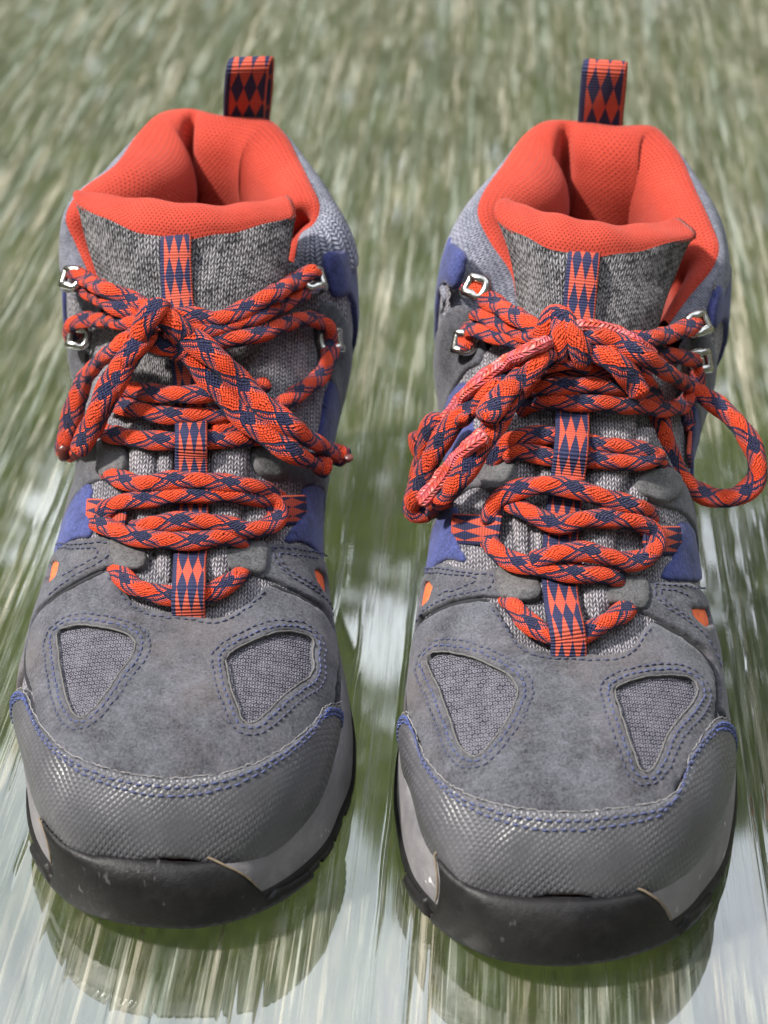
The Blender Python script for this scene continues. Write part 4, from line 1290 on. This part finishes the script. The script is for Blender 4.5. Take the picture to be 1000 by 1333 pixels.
        ('lace_strand', [(640, 684, 3), (640, 664, 4.4), (652, 648, 5.6), (675, 637, 7), (704, 632, 8), (734, 633, 8), (764, 641, 7.5), (798, 652, 6.5), (828, 660, 5), (852, 670, -1)], 6.8, 5.4, 'lace'),
        ('lace_strand', [(632, 616, -2.5), (643, 594, 3.6), (662, 575, 5.6), (690, 567, 5.6), (722, 567, 5), (745, 570, 4.4), (768, 578, 5), (808, 582, 5), (846, 590, 4.6), (872, 618, -2)], 6.4, 5.0, 'lace'),
        ('lace_strand', [(655, 596, 3), (675, 588, 4.6), (705, 593, 4.6), (726, 597, 4.4), (748, 597, 4.2), (770, 597, 4.6), (810, 602, 4.6), (846, 598, 4.6), (860, 590, 3)], 6.2, 4.8, 'lace'),
        ('lace_strand', [(672, 535, 3), (690, 525, 5.4), (730, 522, 6.4), (780, 525, 6.6), (830, 528, 6), (865, 532, 5), (892, 524, 4), (906, 500, 4.5), (908, 474, 4.5)], 6.4, 5.0, 'lace'),
        ('lace_strand', [(676, 512, 4), (700, 505, 6.4), (740, 502, 7.6), (790, 502, 7.6), (830, 510, 6.5), (860, 515, 5)], 6.4, 5.0, 'lace'),
        ('lace_strand', [(690, 488, 6), (730, 482, 8), (780, 482, 8.4), (825, 488, 7.5)], 6.2, 5.0, 'lace'),
        ('lace_strand', [(606, 368, 4), (622, 380, 6), (645, 396, 7.5), (675, 414, 8.6), (705, 432, 10)], 7.4, 5.6, 'lace'),
        ('lace_strand', [(620, 405, 4), (640, 415, 6.5), (665, 428, 8), (700, 440, 10)], 7.8, 5.6, 'lace'),
        ('lace_strand', [(612, 456, 3.6), (604, 440, 4.6), (612, 430, 5.6), (635, 434, 6.6), (668, 442, 8), (705, 448, 10)], 7.0, 5.4, 'lace'),
        ('lace_strand', [(760, 440, 11), (800, 444, 10), (840, 442, 9), (875, 434, 8), (900, 424, 6.6), (908, 418, 4)], 6.8, 5.2, 'lace'),
        ('lace_strand', [(845, 455, 7), (872, 462, 6.6), (895, 466, 5.5), (908, 470, 4)], 6.4, 5.0, 'lace'),
        ('bow_loop', [(722, 446, 13), (700, 462, 14), (672, 484, 14.5), (640, 508, 14.5), (608, 534, 14), (582, 562, 13), (563, 595, 12.5), (549, 626, 12), (538, 652, 12), (540, 666, 12.5), (560, 664, 13.5), (585, 640, 14), (606, 612, 14.5), (628, 578, 15), (650, 544, 15.5), (674, 508, 16), (698, 476, 16), (716, 452, 15)], 7.6, 6.0, 'lace'),
        ('bow_loop', [(612, 540, 17), (585, 555, 15), (566, 548, 13), (556, 566, 12.5), (553, 590, 12), (546, 618, 12), (538, 644, 12)], 6.6, 5.2, 'lace'),
        ('lace_strand', [(700, 478, 17), (675, 496, 18), (650, 520, 18.5), (630, 548, 18.5)], 8.4, 6.0, 'lace'),
        ('worn_lace', [(716, 444, 18), (690, 455, 18.5), (655, 474, 18.5), (622, 498, 18), (598, 524, 17.5), (578, 552, 16.5)], 5.4, 4.6, 'lace_worn'),
        ('worn_lace', [(634, 564, 19), (612, 580, 18.5), (588, 606, 17.5), (566, 634, 16), (546, 656, 14)], 5.8, 4.8, 'lace_worn'),
        ('worn_lace', [(716, 440, 15), (735, 428, 16.5), (765, 425, 16.5), (800, 432, 15.5), (830, 448, 14.5), (852, 462, 13)], 5.2, 4.6, 'lace_worn'),
        ('bow_loop', [(738, 440, 14), (768, 438, 15.5), (800, 444, 15), (835, 462, 14.5), (868, 484, 13), (900, 505, 'y', 158), (935, 528, 'y', 150), (964, 556, 'y', 143), (984, 592, 'y', 137), (984, 625, 'y', 132), (962, 645, 'y', 129), (930, 648, 'y', 127), (900, 634, 'y', 126), (878, 608, 'y', 127), (866, 572, 'y', 130), (858, 540, 'y', 134), (846, 508, 'y', 139), (828, 478, 'y', 144), (800, 456, 13), (768, 446, 12)], 7.2, 6.0, 'lace'),
        ('lace_end', [(742, 448, 13), (775, 458, 14), (805, 475, 14), (826, 500, 13.5), (836, 518, 12)], 8.2, 6.2, 'lace'),
        ('knot', [(704, 440, 12), (714, 424, 16), (722, 412, 17), (732, 416, 16.5), (742, 432, 17), (756, 456, 16.5), (766, 474, 13)], 8.2, 6.4, 'lace'),
        ('knot', [(716, 418, 12), (722, 410, 14.5), (730, 425, 17.5), (728, 450, 17), (720, 470, 14)], 7.4, 6, 'lace'),
        ('knot', [(700, 478, 9), (720, 470, 12.5), (745, 468, 13), (770, 478, 11)], 7.2, 5.6, 'lace'),
        ('knot', [(545, 560, 'y', 148), (548, 585, 'y', 146), (556, 598, 'y', 145)], 7.0, 5.6, 'lace'),
    ],
)

BOOTS = [build_boot(LEFT), build_boot(RIGHT)]

# a fleck of lint on the rim of the left tongue
p = on_boot(dict(surfs=[BOOTS[0][0]['surfs'][1]]), 213, 312, 3)
ln = bpy.data.objects.new('lint_fleck', None)
bm = bmesh.new()
bmesh.ops.create_icosphere(bm, subdivisions=2, radius=.00085)
for v in bm.verts:
    v.co *= 1 + rng.uniform(-.25, .25)
me = bpy.data.meshes.new('lint_fleck')
bm.to_mesh(me); bm.free()
me.materials.append(M['lint'])
ln = link(bpy.data.objects.new('lint_fleck', me))
q = at_y(214, 281, 184.0)
ln.location = q*.001
ln['label'] = 'tiny white fleck of lint on the orange tongue rim of the left boot'
ln['category'] = 'lint'

# ------------------------------------------------------------------ glass table top with drawn streaks
def glass_material():
    """drawn glass: straight fine streaks, some of them milky"""
    t = NT('streaked_glass')
    fr = t.n('ShaderNodeFresnel'); fr.inputs['IOR'].default_value = 3.4
    sp = t.n('ShaderNodeSeparateXYZ'); t.t.links.new(t.obj(), sp.inputs[0])
    cs, sn = math.cos(R(4.0)), math.sin(R(4.0))
    across = t.sub(t.mul(sp.outputs[0], cs), t.mul(sp.outputs[1], sn))
    along = t.add(t.mul(sp.outputs[0], sn), t.mul(sp.outputs[1], cs))
    def streaks(scale, stretch, detail, rough):
        cb = t.n('ShaderNodeCombineXYZ')
        t.put(cb.inputs[0], across); t.put(cb.inputs[1], t.mul(along, stretch)); cb.inputs[2].default_value = scale*.001
        return t.noise(scale, detail, rough, cb.outputs[0])
    n1 = streaks(330, .022, 3, .6)
    n2 = streaks(900, .03, 3, .65)
    nb = t.bump(t.add(n1, t.mul(n2, .35)), .0003, .02)
    t.put(fr.inputs['Normal'], nb)
    gl = t.n('ShaderNodeBsdfGlossy'); gl.inputs['Roughness'].default_value = .035
    t.put(gl.inputs['Normal'], nb)
    tr = t.n('ShaderNodeBsdfTransparent'); tr.inputs['Color'].default_value = (.90, .95, .88, 1)
    mx = t.n('ShaderNodeMixShader')
    t.t.links.new(fr.outputs[0], mx.inputs[0]); t.t.links.new(tr.outputs[0], mx.inputs[1]); t.t.links.new(gl.outputs[0], mx.inputs[2])
    gate = t.map(streaks(120, .12, 3, .6), .40, .58)
    cream = t.mul(t.map(streaks(980, .012, 2, .55), .59, .61, 0, .30), gate)
    teal = t.mul(t.map(streaks(230, .03, 3, .5), .555, .575, 0, .20), t.map(streaks(90, .2, 2, .6), .42, .54))
    fine_ = t.map(streaks(1900, .008, 2, .5), .59, .63, 0, .16)
    soft = t.map(streaks(300, .10, 4, .65), .44, .75, .03, .21)
    milk = t.add(t.add(cream, teal), t.add(fine_, soft))
    df = t.n('ShaderNodeBsdfDiffuse')
    t.put(df.inputs['Color'], t.mix(t.map(streaks(110, .03, 3, .6), .40, .60), (.38, .42, .36), (.52, .48, .38)))
    m2 = t.n('ShaderNodeMixShader')
    t.put(m2.inputs[0], t.m_('MINIMUM', milk, .8)); t.t.links.new(mx.outputs[0], m2.inputs[1]); t.t.links.new(df.outputs[0], m2.inputs[2])
    t.t.links.new(m2.outputs[0], t.out.inputs[0])
    c = NT('clear_glass')
    f2 = c.n('ShaderNodeFresnel'); f2.inputs['IOR'].default_value = 3.4
    g2 = c.n('ShaderNodeBsdfGlossy'); g2.inputs['Roughness'].default_value = .015
    t2 = c.n('ShaderNodeBsdfTransparent'); t2.inputs['Color'].default_value = (.92, .96, .90, 1)
    m3 = c.n('ShaderNodeMixShader')
    c.t.links.new(f2.outputs[0], m3.inputs[0]); c.t.links.new(t2.outputs[0], m3.inputs[1]); c.t.links.new(g2.outputs[0], m3.inputs[2])
    c.t.links.new(m3.outputs[0], c.out.inputs[0])
    M['glass_clear'] = c.m
    return t.m
M['glass'] = glass_material()

def glass_top():
    DX, X0 = .42, -340.0
    xs = np.arange(X0, -X0 + .1, DX); ys = np.concatenate([np.arange(-200, 420, 4.0), np.arange(420, 1250, 8.0)])
    X, Y = np.meshgrid(xs, ys)
    tn = math.tan(R(4.0))
    A = X - Y*tn                                     # coordinate across the streaks
    Z = np.zeros_like(X)
    g = np.random.default_rng(3)
    for k in range(1100):
        c = g.uniform(-500, 380); wd = g.choice([.32, .45, .7, 1.3], p=[.6, .36, .04, 0]); am = g.uniform(.3, .8)*wd
        y0 = g.uniform(-260, 1250); ln_ = g.choice([10, 25, 55, 120])*g.uniform(.6, 1.5)
        wob = g.uniform(.0, .5)*np.sin(ys/g.uniform(15, 60) + g.uniform(0, 6)) + .3*np.sin(ys/g.uniform(3, 8))*g.uniform(0, 1)
        fade = np.exp(-np.abs((ys-y0)/ln_)**4)
        nw = int(3.2*wd/DX) + 2
        for i in np.where(fade > .01)[0]:
            j0 = int((c + wob[i] + ys[i]*tn - X0)/DX)
            a, b = max(0, j0-nw), min(len(xs), j0+nw+1)
            if b <= a:
                continue
            d = (A[i, a:b] - c - wob[i])/wd
            Z[i, a:b] += am*fade[i]*np.exp(-d*d)
    V = np.stack([X, Y, Z - 1.3], 2).reshape(-1, 3)
    V[:, 2] = np.minimum(V[:, 2], 0.0)
    ob = mesh_obj('glass_tabletop', V, grid_faces(len(ys), len(xs)), 'glass', None, np.zeros(3))
    ob['kind'] = 'structure'
    ob['label'] = 'streaked green glass table top the boots stand on'
    b = mesh_obj('underside', [(-340, -200, -9), (340, -200, -9), (340, 1244, -9), (-340, 1244, -9)], [(0, 1, 2, 3)], 'glass_clear', ob, np.zeros(3), smooth=False)
    return ob
glass_top()

# ------------------------------------------------------------------ lawn under the table, trees mirrored in the glass and added round it to block sky light
def lawn_mat():
    t = NT('lawn')
    a = t.noise(9, 5, .6); b = t.noise(60, 4, .7)
    c = t.mix(t.map(t.add(t.mul(a, .6), t.mul(b, .5)), .35, .75), (.020, .030, .003), (.080, .104, .008))
    M['lawn'] = t.bsdf(c, .9, t.bump(b, .05, .6))
lawn_mat()
lw = mesh_obj('lawn', [(-60000, -60000, -720), (60000, -60000, -720), (60000, 60000, -720), (-60000, 60000, -720)], [(0, 1, 2, 3)], 'lawn', None, np.zeros(3), smooth=False)
lw['kind'] = 'structure'

def tree_mat():
    t = NT('leaf')
    a = t.noise(1.2, 4, .6)
    M['leaf'] = t.bsdf(t.mix(t.map(a, .3, .7), (.06, .08, .025), (.16, .18, .06)), .7)
    t = NT('dry_leaf')
    M['dry_leaf'] = t.bsdf(t.mix(t.noise(1.0, 3), (.42, .38, .29), (.56, .52, .42)), .8)
    t = NT('bark')
    M['bark'] = t.bsdf(t.mix(t.noise(8, 4), (.05, .035, .025), (.13, .10, .08)), .9)
tree_mat()
def tree_blocker_belt():
    """belt of foliage, mirrored behind the boots, added all round to block sky light: taller behind the photographer, open towards the sun"""
    g = np.random.default_rng(11)
    n = 260000
    az = g.uniform(-math.pi, math.pi, n)                       # 0 = straight behind the boots, + = right
    rad = 11 - 5.0*smooth01((np.abs(az)-1.9)/.9)
    top = np.interp(az, [-math.pi, -2.3, -1.6, -.8, 0, .8, 1.6, 2.3, math.pi], [58, 52, 36, 38, 42, 43, 46, 54, 58])  # tops raised behind the camera to keep sky light off the boots
    top = top + 2.2*np.sin(az*9+1) + 1.6*np.sin(az*23) + .8*np.sin(az*61)
    el = np.radians(-4 + (top+4)*g.uniform(0, 1, n)**.85)
    el = np.minimum(el, np.radians(top - np.abs(g.normal(0, 1.0, n))))
    keep = g.uniform(0, 1, n) < np.interp(np.degrees(el), [0, 22, 28, 33, 60], [1, 1, 1, 1, 1])
    # openings in the crowns where the sky shows
    d_ = np.degrees(az); e_ = np.degrees(el); jt = g.normal(0, .35, n)
    for ca, ce, wa, we in ((.4, 36.4, 3.4, 1.9), (-11.0, 32.3, 3.2, 1.8), (11.3, 33.4, 2.0, 2.6), (5.5, 36.0, .8, .6), (-6, 29.5, .8, .5)):
        keep &= ~((((d_-ca)/wa)**2 + ((e_-ce)/we)**2) < (1+jt)**2)
    az, rad, el = az[keep], rad[keep]*g.uniform(.9, 1.15, keep.sum()), el[keep]
    C = np.stack([rad*np.sin(az), rad*np.cos(az), rad*np.tan(el)], 1)
    m = len(C)
    a = g.normal(0, 1, (m, 3)); a /= np.linalg.norm(a, axis=1, keepdims=True)
    b = np.cross(a, g.normal(0, 1, (m, 3))); b /= np.linalg.norm(b, axis=1, keepdims=True)
    s_ = (g.uniform(.08, .17, m)*rad/11)[:, None]
    V = np.stack([C-a*s_, C+b*s_*.6, C+a*s_, C-b*s_*.6], 1).reshape(-1, 3)
    low_ = np.degrees(el) < 27.5  # low part: unseen pale hedge, added to lighten the far reflection in the glass
    for nm, sel, mt in (('added_hedge_belt', low_, 'dry_leaf'), ('tree_blocker_belt', ~low_, 'leaf')):
        Vs = V.reshape(-1, 4, 3)[sel].reshape(-1, 3)
        ob = mesh_obj(nm, Vs*1000, np.arange(len(Vs)).reshape(-1, 4), mt, None, np.zeros(3), smooth=False)
        ob['kind'] = 'stuff'
    ob['label'] = 'leafy trees seen as a reflection in the glass, their ring added all round to block sky light'
tree_blocker_belt()
